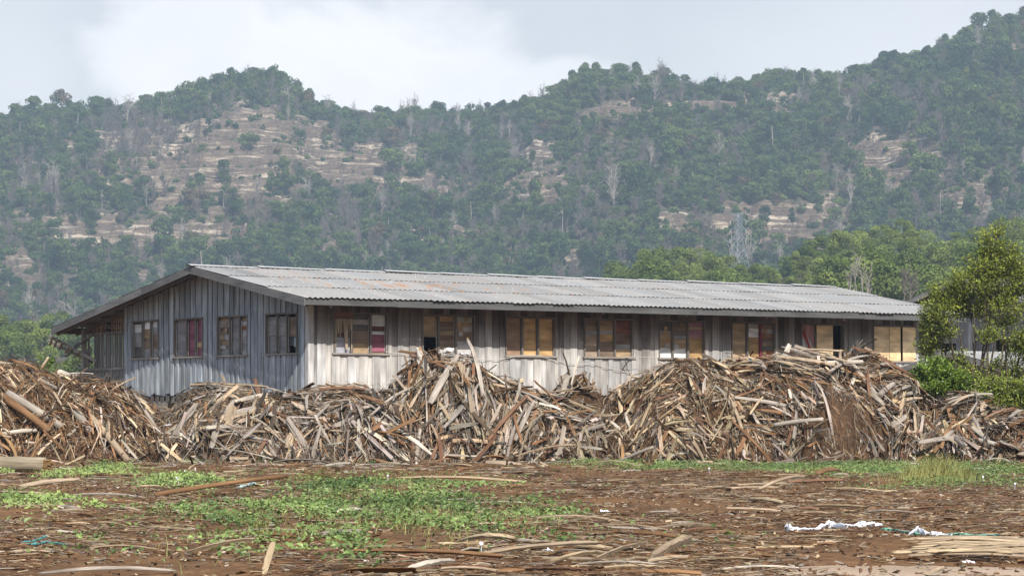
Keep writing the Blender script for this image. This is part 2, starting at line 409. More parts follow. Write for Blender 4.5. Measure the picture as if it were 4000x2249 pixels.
# ------------------------------------------------------------------ tree prototypes
def leaf_quads(P, N, size, aspect, rng, jit=.6):
    """quads centred at P with normals near N"""
    n = len(P); N = N+rng.normal(0, jit, (n, 3)); N /= np.linalg.norm(N, axis=1)[:, None]+1e-9
    a = np.cross(N, rng.normal(0, 1, (n, 3))); a /= np.linalg.norm(a, axis=1)[:, None]+1e-9; b = np.cross(N, a)
    s = (size*rng.uniform(.6, 1.35, n))[:, None]
    k = rng.uniform(.7, 1.3, (4, n, 1))
    V = np.stack([P-a*s*k[0], P-b*s*aspect*k[1]+N*s*.15, P+a*s*k[2], P+b*s*aspect*k[3]+N*s*.15], 1).reshape(-1, 3)
    Q = np.arange(4*n).reshape(n, 4)
    return V, Q
def lobes_crown(lobes, n, size, rng, jit=.6, aspect=.75, shell=(.65, 1.05), low=-.55):
    lob = np.array(lobes, float); wgt = (lob[:, 3]*lob[:, 4]); wgt /= wgt.sum()
    k = rng.choice(len(lob), n, p=wgt)
    u = rng.normal(0, 1, (n, 3)); u /= np.linalg.norm(u, axis=1)[:, None]
    u[:, 2] = np.where(u[:, 2] < low, -u[:, 2], u[:, 2])
    r = rng.uniform(shell[0], shell[1], n)[:, None]
    rad = np.stack([lob[k, 3], lob[k, 3], lob[k, 4]], 1)
    P = lob[k, :3]+u*rad*r; nn = u/rad; nn /= np.linalg.norm(nn, axis=1)[:, None]
    V, Q = leaf_quads(P, nn, size, aspect, rng, jit)
    lobc = rng.uniform(0, .6, len(lob))[k]; c = np.clip(lobc+rng.uniform(0, .5, n), 0, 1)
    return V, Q, np.repeat(c, 4)
def rand_lobes(rng, n, rad, h0, h1, lr, flat=.75):
    L = []
    for k in range(n):
        z = rng.uniform(0, 1); a = rng.uniform(0, 2*math.pi)
        prof = math.sin(math.pi*(.18+.72*z))**.7
        r = rad*prof*math.sqrt(rng.uniform(.05, 1))
        l = lr*rng.uniform(.65, 1.25)
        L.append((r*math.cos(a), r*math.sin(a), h0+(h1-h0)*z, l, l*flat))
    return L
def tree_mesh_one(name, crown, trunk_pts, trunk_r, leafmat, barkmat):
    V, Q, c = crown
    mb = MB(); mb.tube(trunk_pts, trunk_r, (.3, .3, .3), 5)
    tv = np.concatenate(mb.V); tq = np.concatenate(mb.Q)
    VV = np.concatenate([V, tv]); 
    C = np.concatenate([np.repeat(c[:, None], 3, 1), np.full((len(tv), 3), .5)])
    return mesh_np(name, VV, [Q, tq+len(V)], [leafmat, barkmat], C, matidx=np.concatenate([np.zeros(len(Q)), np.ones(len(tq))]))
def far_tree(kind, seed):
    rng = np.random.default_rng(seed)
    if kind == 'round': L = rand_lobes(rng, 11, 4.0, 3, 11, 2.5); n = 820; tp = [(0, 0, -2), (.2, 0, 4), (0, .1, 9)]
    elif kind == 'tall': L = rand_lobes(rng, 11, 2.9, 3.5, 14, 2.1, .85); n = 760; tp = [(0, 0, -2), (.2, 0, 6), (0, .1, 13)]
    elif kind == 'wide': L = rand_lobes(rng, 14, 5.2, 3.5, 10, 2.5, .65); n = 950; tp = [(0, 0, -2), (.2, 0, 5), (0, .1, 9)]
    elif kind == 'gappy': L = rand_lobes(rng, 7, 3.8, 6, 13.5, 1.7, .8); n = 460; tp = [(0, 0, -2), (.3, 0, 7), (0, .3, 13)]
    else: L = rand_lobes(rng, 5, 1.8, .6, 2.6, 1.3, .8); n = 200; tp = [(0, 0, -1), (0, 0, 1), (0, 0, 2)]
    return tree_mesh_one('tree_'+kind, lobes_crown(L, int(n*1.6), .42, rng, low=-1.1), tp, [.25, .2, .1], M['farleaf'], M['paletrunk'] if kind == 'gappy' else M['bark'])
def bare_tree(seed, h, spread, trunkw, nt, mat, sw=.07):
    rng = np.random.default_rng(seed); mb = MB()
    top = np.array((rng.normal(0, .4), rng.normal(0, .4), h*.62))
    mb.tube([(0, 0, -2), top*.4+rng.normal(0, .15, 3), top], [trunkw, trunkw*.75, trunkw*.4], (.5,)*3, 4)
    for k in range(nt):
        z0 = rng.uniform(.3, 1); p = top*z0; a = rng.uniform(0, 2*math.pi); l = spread*rng.uniform(.4, 1)*(1.25-z0*.5)
        d = np.array((math.cos(a)*l, math.sin(a)*l, rng.uniform(.3, 1.)*h*.4))
        mid = p+d*.5+rng.normal(0, .2, 3); e = p+d
        mb.tube([p, mid, e], [sw*1.5, sw, sw*.5], (.5,)*3, 3, False)
        for q in range(5):
            e2 = mid+(e-mid)*rng.uniform(0, 1); mb.tube([e2, e2+np.array((rng.normal(0, .6), rng.normal(0, .6), rng.uniform(.3, 1.3)))*h*.11], [sw*.7, sw*.4], (.5,)*3, 3, False)
    return mb.mesh('bare_tree', mat)
kinds = ['round', 'round', 'tall', 'tall', 'wide', 'wide', 'gappy', 'shrub', 'shrub']
protos = [far_tree(k, 100+i_) for i_, k in enumerate(kinds)]
bares = [bare_tree(201, 11, 2.6, .16, 26, M['deadwood'], .085), bare_tree(202, 13, 2.2, .18, 24, M['deadwood'], .085), bare_tree(203, 17, 3.0, .30, 20, M['paletrunk'], .13), bare_tree(204, 8, 2.4, .1, 26, M['deadwood'], .08)]
protos += bares   # 9,10,11,12

# ------------------------------------------------------------------ trees on the mountain
n = 48000
X = R.uniform(-500, 4500, n); d = np.sqrt(R.uniform((D_FOOT-40)**2, 2080**2, n))
z = terrain(X, d); px = X; py = HY-(z-CAMZ)/d*F
rkv = rmask_pos(X, d, z); dens = fbm(X/110., py/80., 4, 77); clump = fbm(X/45., py/45., 3, 78)
rightness = sstep(X, 1500, 3600)
p_tree = np.clip(.42+2.3*(dens-.47)+.28*rightness, .04, .95)*(1-.97*sstep(rkv, .32, .48))
u = R.random(n)
sx = np.clip(.5+(clump-.5)*1.2, 0, 1)
is_tree = u < p_tree*.62
bare_p = np.clip(.55+2.2*(.5-dens), .05, .95)*(1-.95*sstep(rkv, .36, .5))
for bx, by, rx, ry in ((2600, 360, 260, 45), (3330, 330, 120, 50), (1620, 500, 120, 80), (150, 720, 200, 90), (1050, 330, 130, 60), (540, 560, 150, 80), (3500, 420, 120, 60)):
    bare_p = np.clip(bare_p+.9*np.exp(-((X-bx)/rx)**2-((py-by)/ry)**2), 0, 1)
    is_tree &= ~((np.exp(-((X-bx)/rx)**2-((py-by)/ry)**2) > .35) & (R.random(n) < .75))
is_bare = (~is_tree) & (R.random(n) < bare_p*.34)
is_shrub = (~is_tree) & (~is_bare) & (R.random(n) < .8*(1-.93*sstep(rkv, .38, .55)))
kd = np.full(n, -1)
kd[is_tree] = R.choice([0, 1, 2, 3, 4, 5, 6], is_tree.sum(), p=[.22, .2, .13, .12, .13, .12, .08])
kd[is_bare] = R.choice([9, 10, 11, 12], is_bare.sum(), p=[.32, .3, .06, .32])
kd[is_shrub] = R.choice([7, 8], is_shrub.sum())
# thin out trees that crowd one another
order = np.argsort(R.random(n)); grid = {}; keep = np.zeros(n, bool)
xw = (X-CX)/F*d
for q in order:
    if kd[q] < 0: continue
    rad = 3.9 if is_tree[q] else (2.5 if is_bare[q] else 2.0); g = (int(xw[q]//8), int(d[q]//8)); ok = True
    for a in (-1, 0, 1):
        for b in (-1, 0, 1):
            for (x2, y2, r2) in grid.get((g[0]+a, g[1]+b), ()):
                if (xw[q]-x2)**2+(d[q]-y2)**2 < (.5*(rad+r2))**2: ok = False; break
            if not ok: break
        if not ok: break
    if ok: keep[q] = True; grid.setdefault(g, []).append((xw[q], d[q], rad))
sel = keep
tX, td, tz2, tk, tpy = X[sel], d[sel], z[sel], kd[sel], py[sel]
tsc = np.clip(R.lognormal(-.20, .30, len(tX)), .4, 1.5)*np.where(sx[sel] > .55, 1.1, .92)
# a row of trees standing along the crest
nrg = 950; rX = np.sort(R.uniform(-500, 4500, nrg)); rd = ridge_d(rX)-R.uniform(-8, 34, nrg)
rk_ = R.choice([0, 1, 2, 3, 4, 5, 12], nrg, p=[.24, .22, .14, .12, .14, .1, .04])
rk_ = np.where((np.abs(rX-1110) < 80) & (R.random(nrg) < .5), 12, rk_)
tX = np.concatenate([tX, rX]); td = np.concatenate([td, rd]); tz2 = np.concatenate([tz2, terrain(rX, rd)-R.uniform(1.5, 4.5, nrg)]); tk = np.concatenate([tk, rk_])
tsc = np.concatenate([tsc, R.uniform(.6, 1.2, nrg)])
# scattered trees on the lower land between the shed and the mountain
nl_ = 1500; lX = R.uniform(-500, 4500, nl_); ld = R.uniform(800, D_FOOT, nl_)
tX = np.concatenate([tX, lX]); td = np.concatenate([td, ld]); tz2 = np.concatenate([tz2, terrain(lX, ld)]); tk = np.concatenate([tk, R.choice([0, 1, 4, 5, 3], nl_)])
tsc = np.concatenate([tsc, R.uniform(.7, 1.05, nl_)])
tx_ = (tX-CX)/F*td; trz = R.uniform(0, 6.28, len(tX))
tpyy = HY-(tz2-CAMZ)/td*F
# individuals: the ones that show largest, of each kind
hgt = np.array([12, 12, 16, 16, 12, 12, 15, 3.5, 3.5, 11, 13, 17, 8])
app = hgt[tk]*tsc/td*np.where(np.isin(tk, (7, 8)), .3, 1)*np.where(np.isin(tk, (9, 10, 12)), .75, 1)*np.where(tk == 11, 1.4, 1)
roofline = np.interp(tX, [0, 330, 746, 2300, 3257, 3700, 4000], [1380, 1240, 1030, 1075, 1100, 1180, 1180])
roofline = np.minimum(roofline, np.interp(tX, [2300, 2560, 2900, 3150, 3500, 4000], [1100, 950, 1000, 930, 860, 850]))
vis = (tX > 15) & (tX < 3985) & (tpyy < roofline-25) & (td > D_FOOT)
cand = np.where(vis)[0]; green = cand[tk[cand] <= 6]; brown = cand[tk[cand] >= 9]
indiv = np.concatenate([green[np.argsort(-app[green])][:210], brown[np.argsort(-app[brown])][:80]])
ind_set = np.zeros(len(tX), bool); ind_set[indiv] = True
def where_on_mountain(X_, Y_):
    crest = np.interp(X_, SKX, SKY)
    if Y_ < crest+55: v = 'on the skyline'
    elif Y_ < crest+230: v = 'high'
    elif Y_ < 760: v = 'midway up'
    else: v = 'low down'
    if X_ < 560: h = 'left of the rounded rocky peak'
    elif X_ < 1260: h = 'by the cliff of the rounded peak'
    elif X_ < 1900: h = 'under the saddle of the ridge'
    elif X_ < 2500: h = 'beneath the flat-topped hill'
    elif X_ < 3200: h = 'near the rock scars behind the pylon'
    else: h = 'on the highest right shoulder'
    return v+' '+h
KN = {0: ('mountain_tree', 'rounded green tree'), 1: ('mountain_tree', 'bushy green tree'), 2: ('mountain_tree', 'tall narrow green tree'), 3: ('mountain_tree', 'tall dense green tree'),
      4: ('mountain_tree', 'spreading green tree'), 5: ('mountain_tree', 'broad flat green tree'), 6: ('mountain_tree', 'thin gappy pale-trunked tree'),
      9: ('bare_tree', 'leafless grey-brown tree'), 10: ('bare_tree', 'tall leafless grey tree'), 11: ('bare_tree', 'tall dead pale-trunked tree'), 12: ('bare_tree', 'small leafless twiggy tree')}
first = {}
for q in indiv:
    k = int(tk[q]); nm, lb = KN[k]
    o = link(nm, protos[k]); first.setdefault(k, o)
    o.location = (tx_[q], td[q], tz2[q]-.4); o.rotation_euler = (0, 0, trz[q]); o.scale = (tsc[q],)*3
    lab = lb+' '+where_on_mountain(tX[q], tpyy[q])
    tag(o, lab, 'tree', lab.replace('tree', 'trees', 1))
for k in range(len(protos)):       # one object of each kind for the scatter to draw from
    if k not in first:
        o = link('mountain_shrub' if k in (7, 8) else 'bare_tree', protos[k])
        cs = np.where((tk == k) & vis)[0]
        if not len(cs): cs = np.where(tk == k)[0]
        q = cs[0]; ind_set[q] = True
        o.location = (tx_[q], td[q], tz2[q]-.3); o.scale = (1.5,)*3; first[k] = o
        tag(o, ('low round green shrub %s' % ('growing in a gap on the scrubby mountainside' if k == 7 else 'clinging beside rock on the mountainside')) if k in (7, 8) else '%s leafless tree %s' % (KN[k][1].split()[0] if k in KN else 'bare', where_on_mountain(tX[q], tpyy[q])), 'shrub' if k in (7, 8) else 'tree', None)

def scatter(name, pts, idx, rot, scl, src, label):
    """ONE stuff object: points that carry instances of the source objects"""
    me = bpy.data.meshes.new(name); me.vertices.add(len(pts)); me.vertices.foreach_set('co', np.asarray(pts, np.float32).ravel())
    for nm, v, ty in (('kidx', idx, 'INT'), ('rz', rot, 'FLOAT'), ('sc', scl, 'FLOAT')):
        a = me.attributes.new(nm, ty, 'POINT'); a.data.foreach_set('value', np.asarray(v, np.int32 if ty == 'INT' else np.float32))
    o = link(name, me); ng = bpy.data.node_groups.new(name, 'GeometryNodeTree')
    ng.interface.new_socket('Geometry', in_out='INPUT', socket_type='NodeSocketGeometry'); ng.interface.new_socket('Geometry', in_out='OUTPUT', socket_type='NodeSocketGeometry')
    gi = ng.nodes.new('NodeGroupInput'); go = ng.nodes.new('NodeGroupOutput'); jn = ng.nodes.new('GeometryNodeJoinGeometry')
    def na(nm, ty):
        a = ng.nodes.new('GeometryNodeInputNamedAttribute'); a.data_type = ty; a.inputs[0].default_value = nm; return a.outputs[0]
    ki, rz_, sc_ = na('kidx', 'INT'), na('rz', 'FLOAT'), na('sc', 'FLOAT')
    cx = ng.nodes.new('ShaderNodeCombineXYZ'); ng.links.new(rz_, cx.inputs[2])
    er = ng.nodes.new('FunctionNodeEulerToRotation'); ng.links.new(cx.outputs[0], er.inputs[0])
    for k, so in src.items():
        oi = ng.nodes.new('GeometryNodeObjectInfo'); oi.inputs['Object'].default_value = so; oi.inputs['As Instance'].default_value = True
        cp = ng.nodes.new('FunctionNodeCompare'); cp.data_type = 'INT'; cp.operation = 'EQUAL'; ng.links.new(ki, cp.inputs[2]); cp.inputs[3].default_value = k
        ip = ng.nodes.new('GeometryNodeInstanceOnPoints'); ng.links.new(gi.outputs[0], ip.inputs['Points']); ng.links.new(cp.outputs[0], ip.inputs['Selection'])
        ng.links.new(oi.outputs['Geometry'], ip.inputs['Instance']); ng.links.new(er.outputs[0], ip.inputs['Rotation']); ng.links.new(sc_, ip.inputs['Scale'])
        ng.links.new(ip.outputs[0], jn.inputs[0])
    ng.links.new(jn.outputs[0], go.inputs[0])
    md = o.modifiers.new('scatter', 'NODES'); md.node_group = ng
    tag(o, label[0], label[1], None, 'stuff'); return o
rest = ~ind_set
scatter('mountain_forest', np.stack([tx_, td, tz2-.4], -1)[rest], tk[rest], trz[rest], tsc[rest], first, ('scrubby forest of small green and leafless trees covering the mountainside', 'forest'))
print('mountain trees', len(tX), 'indiv', len(indiv))

# ------------------------------------------------------------------ nearer trees behind the shed
def mid_tree_meshes(seed, L, n, size, trunk_h, rt, tall):
    rng = np.random.default_rng(seed)
    V, Q, c = lobes_crown(L, n, size, rng, .45, .6, (.72, 1.04))
    cm = mesh_np('crown', V, Q, M['midleaf'], np.repeat(c[:, None], 3, 1))
    mb = MB(); top = np.array((rng.normal(0, .3), rng.normal(0, .3), tall*.8))
    mb.tube([(0, 0, -2), top*.45+rng.normal(0, .2, 3), top], [rt, rt*.7, rt*.3], (.5,)*3, 6)
    for l in L[:7]:
        e = np.array(l[:3]); s_ = top*rng.uniform(.3, .7); mb.tube([s_, (s_+e)/2+(0, 0, .4), e], [rt*.4, rt*.28, rt*.1], (.5,)*3, 4, False)
    return cm, mb.mesh('trunk', M['bark'])
mids = []
for k, (nl, rad, h0, h1, lr) in enumerate([(20, 4.2, 3.4, 10.5, 1.75), (24, 4.9, 3.2, 10, 1.9), (17, 3.3, 4, 12, 1.55), (26, 5.6, 3.2, 9.4, 1.8), (14, 3.0, 2.6, 8, 1.4), (22, 4.4, 3.2, 11.2, 1.6)]):
    rng = np.random.default_rng(300+k); mids.append(mid_tree_meshes(320+k, rand_lobes(rng, nl, rad, h0, h1, lr, .8), int(230*nl), .23, h0, .26, h1))
MT = []   # (px, depth, scale, kind)
MHH = [10.5, 10, 12, 9.4, 8, 11.2]
MTX, MTY = tab([(1490, 725), (1530, 695), (1580, 655), (1660, 610), (1700, 645), (1760, 635), (1800, 625), (1850, 662), (1900, 655), (1940, 658), (1990, 640), (2030, 600), (2080, 600), (2120, 578), (2200, 565), (2240, 550), (2300, 568), (2380, 585), (2440, 555), (2500, 560), (2576, 545), (2800, 560)])
rng = np.random.default_rng(55)
for row, (dd_, step) in enumerate([(755, 88), (715, 92), (670, 95), (620, 105), (560, 120), (500, 135)]):
    x_ = 2300+rng.uniform(0, 60)+row*25 if row < 4 else 2950+row*20
    while x_ < 4120:
        sc = rng.uniform(.78, 1.2)
        kk_ = int(rng.integers(0, 6)); dq = dd_+rng.uniform(-18, 18); top_ = np.interp(x_, MTX, MTY)+rng.uniform(-30, 15)+row*26; zt_ = CAMZ+(HY-top_)/F*dq; sc = min(1.5, max(.5, (zt_-float(terrain(x_, dq)))/(MHH[kk_]+1.2))); MT.append((x_, dq, sc, kk_)); x_ += step*rng.uniform(.75, 1.25)*(700/dd_)**.7
for x_, dd_, sc, k in [(255, 300, .52, 4), (300, 340, .6, 1), (205, 360, .5, 0), (330, 280, .42, 4), (40, 620, 1.0, 1), (130, 700, 1.1, 3), (220, 690, 1., 5), (20, 720, 1.1, 0), (310, 650, .8, 0), (170, 560, .8, 2), (90, 480, .62, 4)]:
    MT.append((x_, dd_, sc, k))
crown_side = lambda x_: 'behind the left end of the long shed' if x_ < 400 else 'behind the middle of the tin roof' if x_ < 2800 else 'below the pylon' if x_ < 3100 else 'behind the far end of the tin roof' if x_ < 3650 else 'behind the leafy tree at the right'
for x_, dd_, sc, k in MT:
    r_ = empty('broadleaf_tree', ((x_-CX)/F*dd_, dd_, float(terrain(x_, dd_))-.4), rng.uniform(0, 6.28)); r_.scale = (sc*rng.uniform(.9, 1.1), sc, sc*rng.uniform(.88, 1.1))
    link('crown', mids[k][0], r_); link('trunk', mids[k][1], r_)
    shape = ['rounded olive green', 'full bushy green', 'tall narrow green', 'wide spreading green', 'small slender green', 'billowing green'][k]
    rowt = 'in the rear row' if dd_ > 690 else 'in the middle row' if dd_ > 610 else 'in the front row'
    lab = '%s tree %s %s' % (shape, rowt, crown_side(x_))
    tag(r_, lab, 'tree', lab.replace(' tree ', ' trees ', 1))
for k, (x_, dd_, h) in enumerate([(3345, 430, 7.2), (3372, 425, 8.4), (3392, 435, 6.6), (3318, 440, 6.6), (3530, 470, 7.4), (3560, 460, 6.5)]):
    o = link('dead_tree', bare_tree(400+k, h*1.15, 1.0 if k < 4 else 1.6, .13, 7 if k < 4 else 16, M['paletrunk'] if k < 4 else M['deadwood'], .045))
    o.location = ((x_-CX)/F*dd_, dd_, CAMZ+(HY-1150)/F*dd_-h*.35)
    tag(o, ['slim dead pale tree third from the right of the bare stems over the roof', 'tallest dead pale stem just above the tin roof', 'dead pale stem right of the tallest over the roof', 'leftmost dead pale stem above the tin roof', 'twiggy dead tree above the sloping far roof edge', 'shorter twiggy dead tree right above the far roof edge'][k], 'dead tree', 'dead trees above the roof')

# ------------------------------------------------------------------ pylon and its wires
pd = 1330.; pz = pd/F
root = empty('power_pylon', at(2885, 1180, pd)); base = np.array(root.location)
def pp(X, Y, dy=0.): return np.array(at(X, Y, pd))+np.array((0, dy, 0))-base
yt, yb1, yb0 = 833, 935, 1180
hw = lambda Y: np.interp(Y, [833, 935, 1020, 1180], [10., 11., 28., 58.])*pz
tw = MB(); cs = (.5, .5, .5)
cz = [833, 848, 865, 882, 900, 918, 935, 956, 978, 1000, 1024, 1050, 1080, 1112, 1146, 1180]
def crn(Y, a, b): q = pp(2885, Y); return q+np.array((a*hw(Y)*math.cos(.5)-b*hw(Y)*math.sin(.5), a*hw(Y)*math.sin(.5)+b*hw(Y)*math.cos(.5), 0))*.95
for a, b in ((-1, -1), (1, -1), (1, 1), (-1, 1)):
    tw.tube([crn(Y, a, b) for Y in (1180, 1020, 935, 833)], .11, cs, 4)
for y0, y1 in zip(cz[1:], cz[:-1]):
    for (a, b), (a2, b2) in (((-1, -1), (1, -1)), ((1, -1), (1, 1)), ((1, 1), (-1, 1)), ((-1, 1), (-1, -1))):
        tw.beam(crn(y0, a, b), crn(y1, a2, b2), .11, .11, cs); tw.beam(crn(y0, a2, b2), crn(y1, a, b), .08, .08, cs); tw.beam(crn(y1, a, b), crn(y1, a2, b2), .08, .08, cs)
tw.build('lattice_tower', M['steel'], root)
for Y, xl, xr in ((862, 2855, 2912), (897, 2853, 2912), (933, 2853, 2912), (834, 2856, 2910)):
    ar = MB()
    for e, s_ in ((xl, -1), (xr, 1)):
        tip = pp(e, Y+(0 if Y > 840 else 0), -2.2*s_)
        for b in (-1, 1):
            ar.tube([crn(Y, s_, b), tip], .10, cs, 4); ar.tube([crn(Y-14 if Y > 840 else Y+14, s_, b), tip], .08, cs, 4)
        for q in (.35, .7):
            ar.beam(crn(Y, s_, -1)*(1-q)+tip*q, crn(Y-14 if Y > 840 else Y+14, s_, -1)*(1-q)+tip*q, .1, .1, cs)
    ar.build('cross_arm', M['steel'], root)
    if Y > 840:
        for e, s_ in ((xl, -1), (xr, 1)):
            ins = MB(); tp = pp(e, Y, -2.2*s_); ins.tube([tp, tp-np.array((0, 0, .8)), tp-np.array((0, 0, 1.8))], [.14, .24, .14], cs, 8); ins.build('insulator', M['insul'], root)
tag(root, 'grey steel lattice power pylon with three pairs of arms above the treetops', 'pylon')
def wire(name, P, r, mat, label, cat, grp=None, c=(.5, .5, .5), nn=4):
    P = [np.array(p) for p in P]; m_ = MB(); m_.tube(np.array(P), r, c, nn); o = m_.build(name, mat); tag(o, label, cat, grp); return o
for k, (Ya, Yb, xa) in enumerate(((862, 806, 2912), (834, 790, 2910), (897, 843, 2912), (933, 898, 2912))):
    a = np.array(at(xa, Ya, pd)); b = np.array(at(4400, Yb-20, pd-380)); P = []
    for q in np.linspace(0, 1, 24): p_ = a*(1-q)+b*q; p_[2] -= 14*4*q*(1-q)*.3; P.append(p_)
    wire('power_line', P, .035, M['steel'], ['thin power line running right from the upper pylon arm', 'thin topmost earth wire running right from the pylon tip', 'thin power line running right from the middle pylon arm', 'thin power line running right from the lowest pylon arm'][k], 'power line', 'power lines')
# ------------------------------------------------------------------ the long plank shed
UX, UY = .8137, .5812                 # direction of its long wall; the gable runs at right angles
C0 = np.array(at(1207, HY, 95.)); C0[2] = 0
PHI = math.atan2(UY, UX)
def u_of(X, v=0.):
    k = (X-CX)/F; bx = C0[0]-UY*v; by = C0[1]+UX*v
    return (k*by-bx)/(UX-k*UY)
def v_of(X, u=0.):
    k = (X-CX)/F; bx = C0[0]+UX*u; by = C0[1]+UY*u
    return (k*by-bx)/(-UY-k*UX)
def z_of(Y, u, v): return CAMZ+(HY-Y)/F*(C0[1]+UY*u+UX*v)
def roofz(v, V0=5.97, Z0=6.236, s=.178): return Z0-s*abs(v-V0)
ZB = 2.02; LU = 27.0; LV = 12.3; OG = .93; OE = 1.25; LE = 16.1
ZS, ZT = 3.29, 4.54
root = empty('long_shed', C0, PHI)
tag(root, 'long weathered grey plank shed on stilts with a low corrugated roof and boarded windows', 'shed')
FW = [(1303, 1507), (1650, 1846), (1975, 2162), (2282, 2466), (2573, 2746), (2857, 3021), (3130, 3290), (3411, 3567)]
FW = [(u_of(a), u_of(b)) for a, b in FW]
GW = [(1046, 1163), (857, 971), (687, 795), (522, 622)]
GW = [(v_of(b), v_of(a)) for a, b in GW]
rng = np.random.default_rng(12)
def grey(f=1.0, warm=0.):
    b = rng.uniform(.66, 1.16)*f; w_ = rng.uniform(-.02, .035)+warm
    return (.57*b*(1+w_), .56*b, .545*b*(1-w_))
def bcol_front(nz, P):
    """grey planks, tops brown and unbleached in uneven streaks, darkened as painted eave shade"""
    return
wall = MB(); u = 0.; k = 0
def plank_front(mb, u0, u1, z0, z1, off, th=.022, ref=None):
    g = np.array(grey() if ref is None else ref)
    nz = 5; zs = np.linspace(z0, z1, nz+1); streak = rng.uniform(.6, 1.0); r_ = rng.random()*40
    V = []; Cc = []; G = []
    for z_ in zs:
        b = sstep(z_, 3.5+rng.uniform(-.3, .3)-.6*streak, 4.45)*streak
        brown = np.array((.078, .050, .036))*rng.uniform(.7, 1.5)  # unbleached brown, deepened so the colour also carries the eave's shade
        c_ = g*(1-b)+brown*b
        for (uu, vv) in ((u0, -off-th), (u1, -off-th), (u1, -off), (u0, -off)):
            V.append((uu, vv, z_)); Cc.append(c_); G.append((z_+r_, uu*1.0+r_, vv))
    Q = []
    for i_ in range(nz):
        for j_ in range(4): Q.append((i_*4+j_, i_*4+(j_+1) % 4, i_*4+4+(j_+1) % 4, i_*4+4+j_))
    Q.append((3, 2, 1, 0)); Q.append((nz*4, nz*4+1, nz*4+2, nz*4+3))
    mb.add(V, Q, np.array(Cc), G)
while u < LU-.05:
    w_ = rng.choice([.2, .24, .28, .31], p=[.2, .3, .3, .2])*rng.uniform(.9, 1.1)
    off = .002+(k % 2)*.034+rng.uniform(0, .012); e = min(u+w_+(.015 if k % 2 else .02), LU)
    ref = grey()
    hit = None
    for a, b in FW:
        if u < b-.04 and e > a+.04: hit = (a, b)
    zb = ZB+rng.uniform(-.05, .04)
    if hit:
        a, b = hit
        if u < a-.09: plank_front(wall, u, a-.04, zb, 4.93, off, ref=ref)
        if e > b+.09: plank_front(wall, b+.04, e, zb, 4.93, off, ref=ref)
        uu, ee = max(u, a-.045), min(e, b+.045)
        if ee-uu > .03:
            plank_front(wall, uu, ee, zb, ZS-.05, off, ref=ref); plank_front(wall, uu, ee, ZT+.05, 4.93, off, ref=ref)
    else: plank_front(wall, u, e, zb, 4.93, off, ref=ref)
    u += w_; k += 1
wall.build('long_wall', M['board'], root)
# gable wall
gw = MB(); v = 0.02; k = 0
def plank_gable(mb, v0, v1, z0, z1a, z1b, off, c_):
    mb.hexa([(-off-.022, v1, z0), (-off-.022, v0, z0), (-off, v0, z0), (-off, v1, z0), (-off-.022, v1, z1b), (-off-.022, v0, z1a), (-off, v0, z1a), (-off, v1, z1b)], c_, 2)
while v < LV-.03:
    w_ = rng.uniform(.12, .20) if k % 2 else rng.uniform(.17, .25); off = .002+(k % 2)*.036+rng.uniform(0, .010)
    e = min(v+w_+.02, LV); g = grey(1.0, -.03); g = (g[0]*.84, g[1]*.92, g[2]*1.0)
    zb = ZB+rng.uniform(-.08, .05); hit = None
    for a, b in GW:
        if v < b-.03 and e > a+.03: hit = (a, b)
    za, zb2 = roofz(v)-.06, roofz(e)-.06
    if hit:
        a, b = hit; vv, ee = max(v, a-.045), min(e, b+.045)
        if v < a-.09: plank_gable(gw, v, a-.04, zb, za, roofz(a-.04)-.06, off, g)
        if e > b+.09: plank_gable(gw, b+.04, e, zb, roofz(b+.04)-.06, zb2, off, g)
        if ee-vv > .03:
            plank_gable(gw, vv, ee, zb, ZS-.05, ZS-.05, off, g)
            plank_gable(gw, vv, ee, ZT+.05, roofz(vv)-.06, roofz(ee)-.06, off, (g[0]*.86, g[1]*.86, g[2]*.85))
    else: plank_gable(gw, v, e, zb, za, zb2, off, g)
    v += w_; k += 1
for v_ in np.arange(.3, LV, .37): gw.beam((-.03, v_, ZB-.05), (-.03, v_+.02, ZB-.3), .22, .02, (.16, .15, .14), up=(1, 0, 0))
gw.build('gable_wall', M['board'], root)
# corner boards
cb = MB(); cb.box((-.075, -.075, ZB-.02), (.13, -.062, 4.9), grey(1.05)); cb.box((-.075, -.061, ZB-.02), (-.063, .13, 4.9), grey(.95)); cb.build('corner_board', M['board'], root)
# other walls, floor, stilts
ow = MB(); 
for u_ in np.arange(0.3, LU, .3): ow.box((u_, LV+.01, ZB), (u_+.29, LV+.04, roofz(LV)-.08), grey(.9))
v_ = 0.05
while v_ < LV-.3:
    ow.hexa([(LU-.03, v_, ZB), (LU, v_, ZB), (LU, v_+.29, ZB), (LU-.03, v_+.29, ZB), (LU-.03, v_, roofz(v_)-.06), (LU, v_, roofz(v_)-.06), (LU, v_+.29, roofz(v_+.29)-.06), (LU-.03, v_+.29, roofz(v_+.29)-.06)], grey(.9)); v_ += .3
ow.build('rear_wall', M['board'], root)
fl = MB(); fl.box((.02, .02, ZB-.02), (LU-.04, 15.4, ZB+.06), (.2, .17, .14), 0)
for v_ in np.arange(.2, 15.5, 1.9): fl.box((.0, v_, ZB-.2), (LU, v_+.1, ZB-.025), (.14, .12, .1), 0)
fl.build('floor_frame', M['timber'], root)
for u_ in np.arange(.1, LU+.2, 3.3):
    for v_ in (.15, 4.1, 8.2, 12.1, 15.2):
        sp = MB(); sp.box((u_, v_, -.3), (u_+.16, v_+.16, ZB-.21), (.2, .17, .15)); sp.build('stilt', M['timber'], root)
# inner partitions so the openings look into rooms
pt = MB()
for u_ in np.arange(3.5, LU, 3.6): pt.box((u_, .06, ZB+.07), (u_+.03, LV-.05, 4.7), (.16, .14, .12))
pt.box((.1, 6.0, ZB+.07), (LU-.1, 6.03, 5.7), (.14, .12, .10)); pt.build('partition', M['dark'], root)

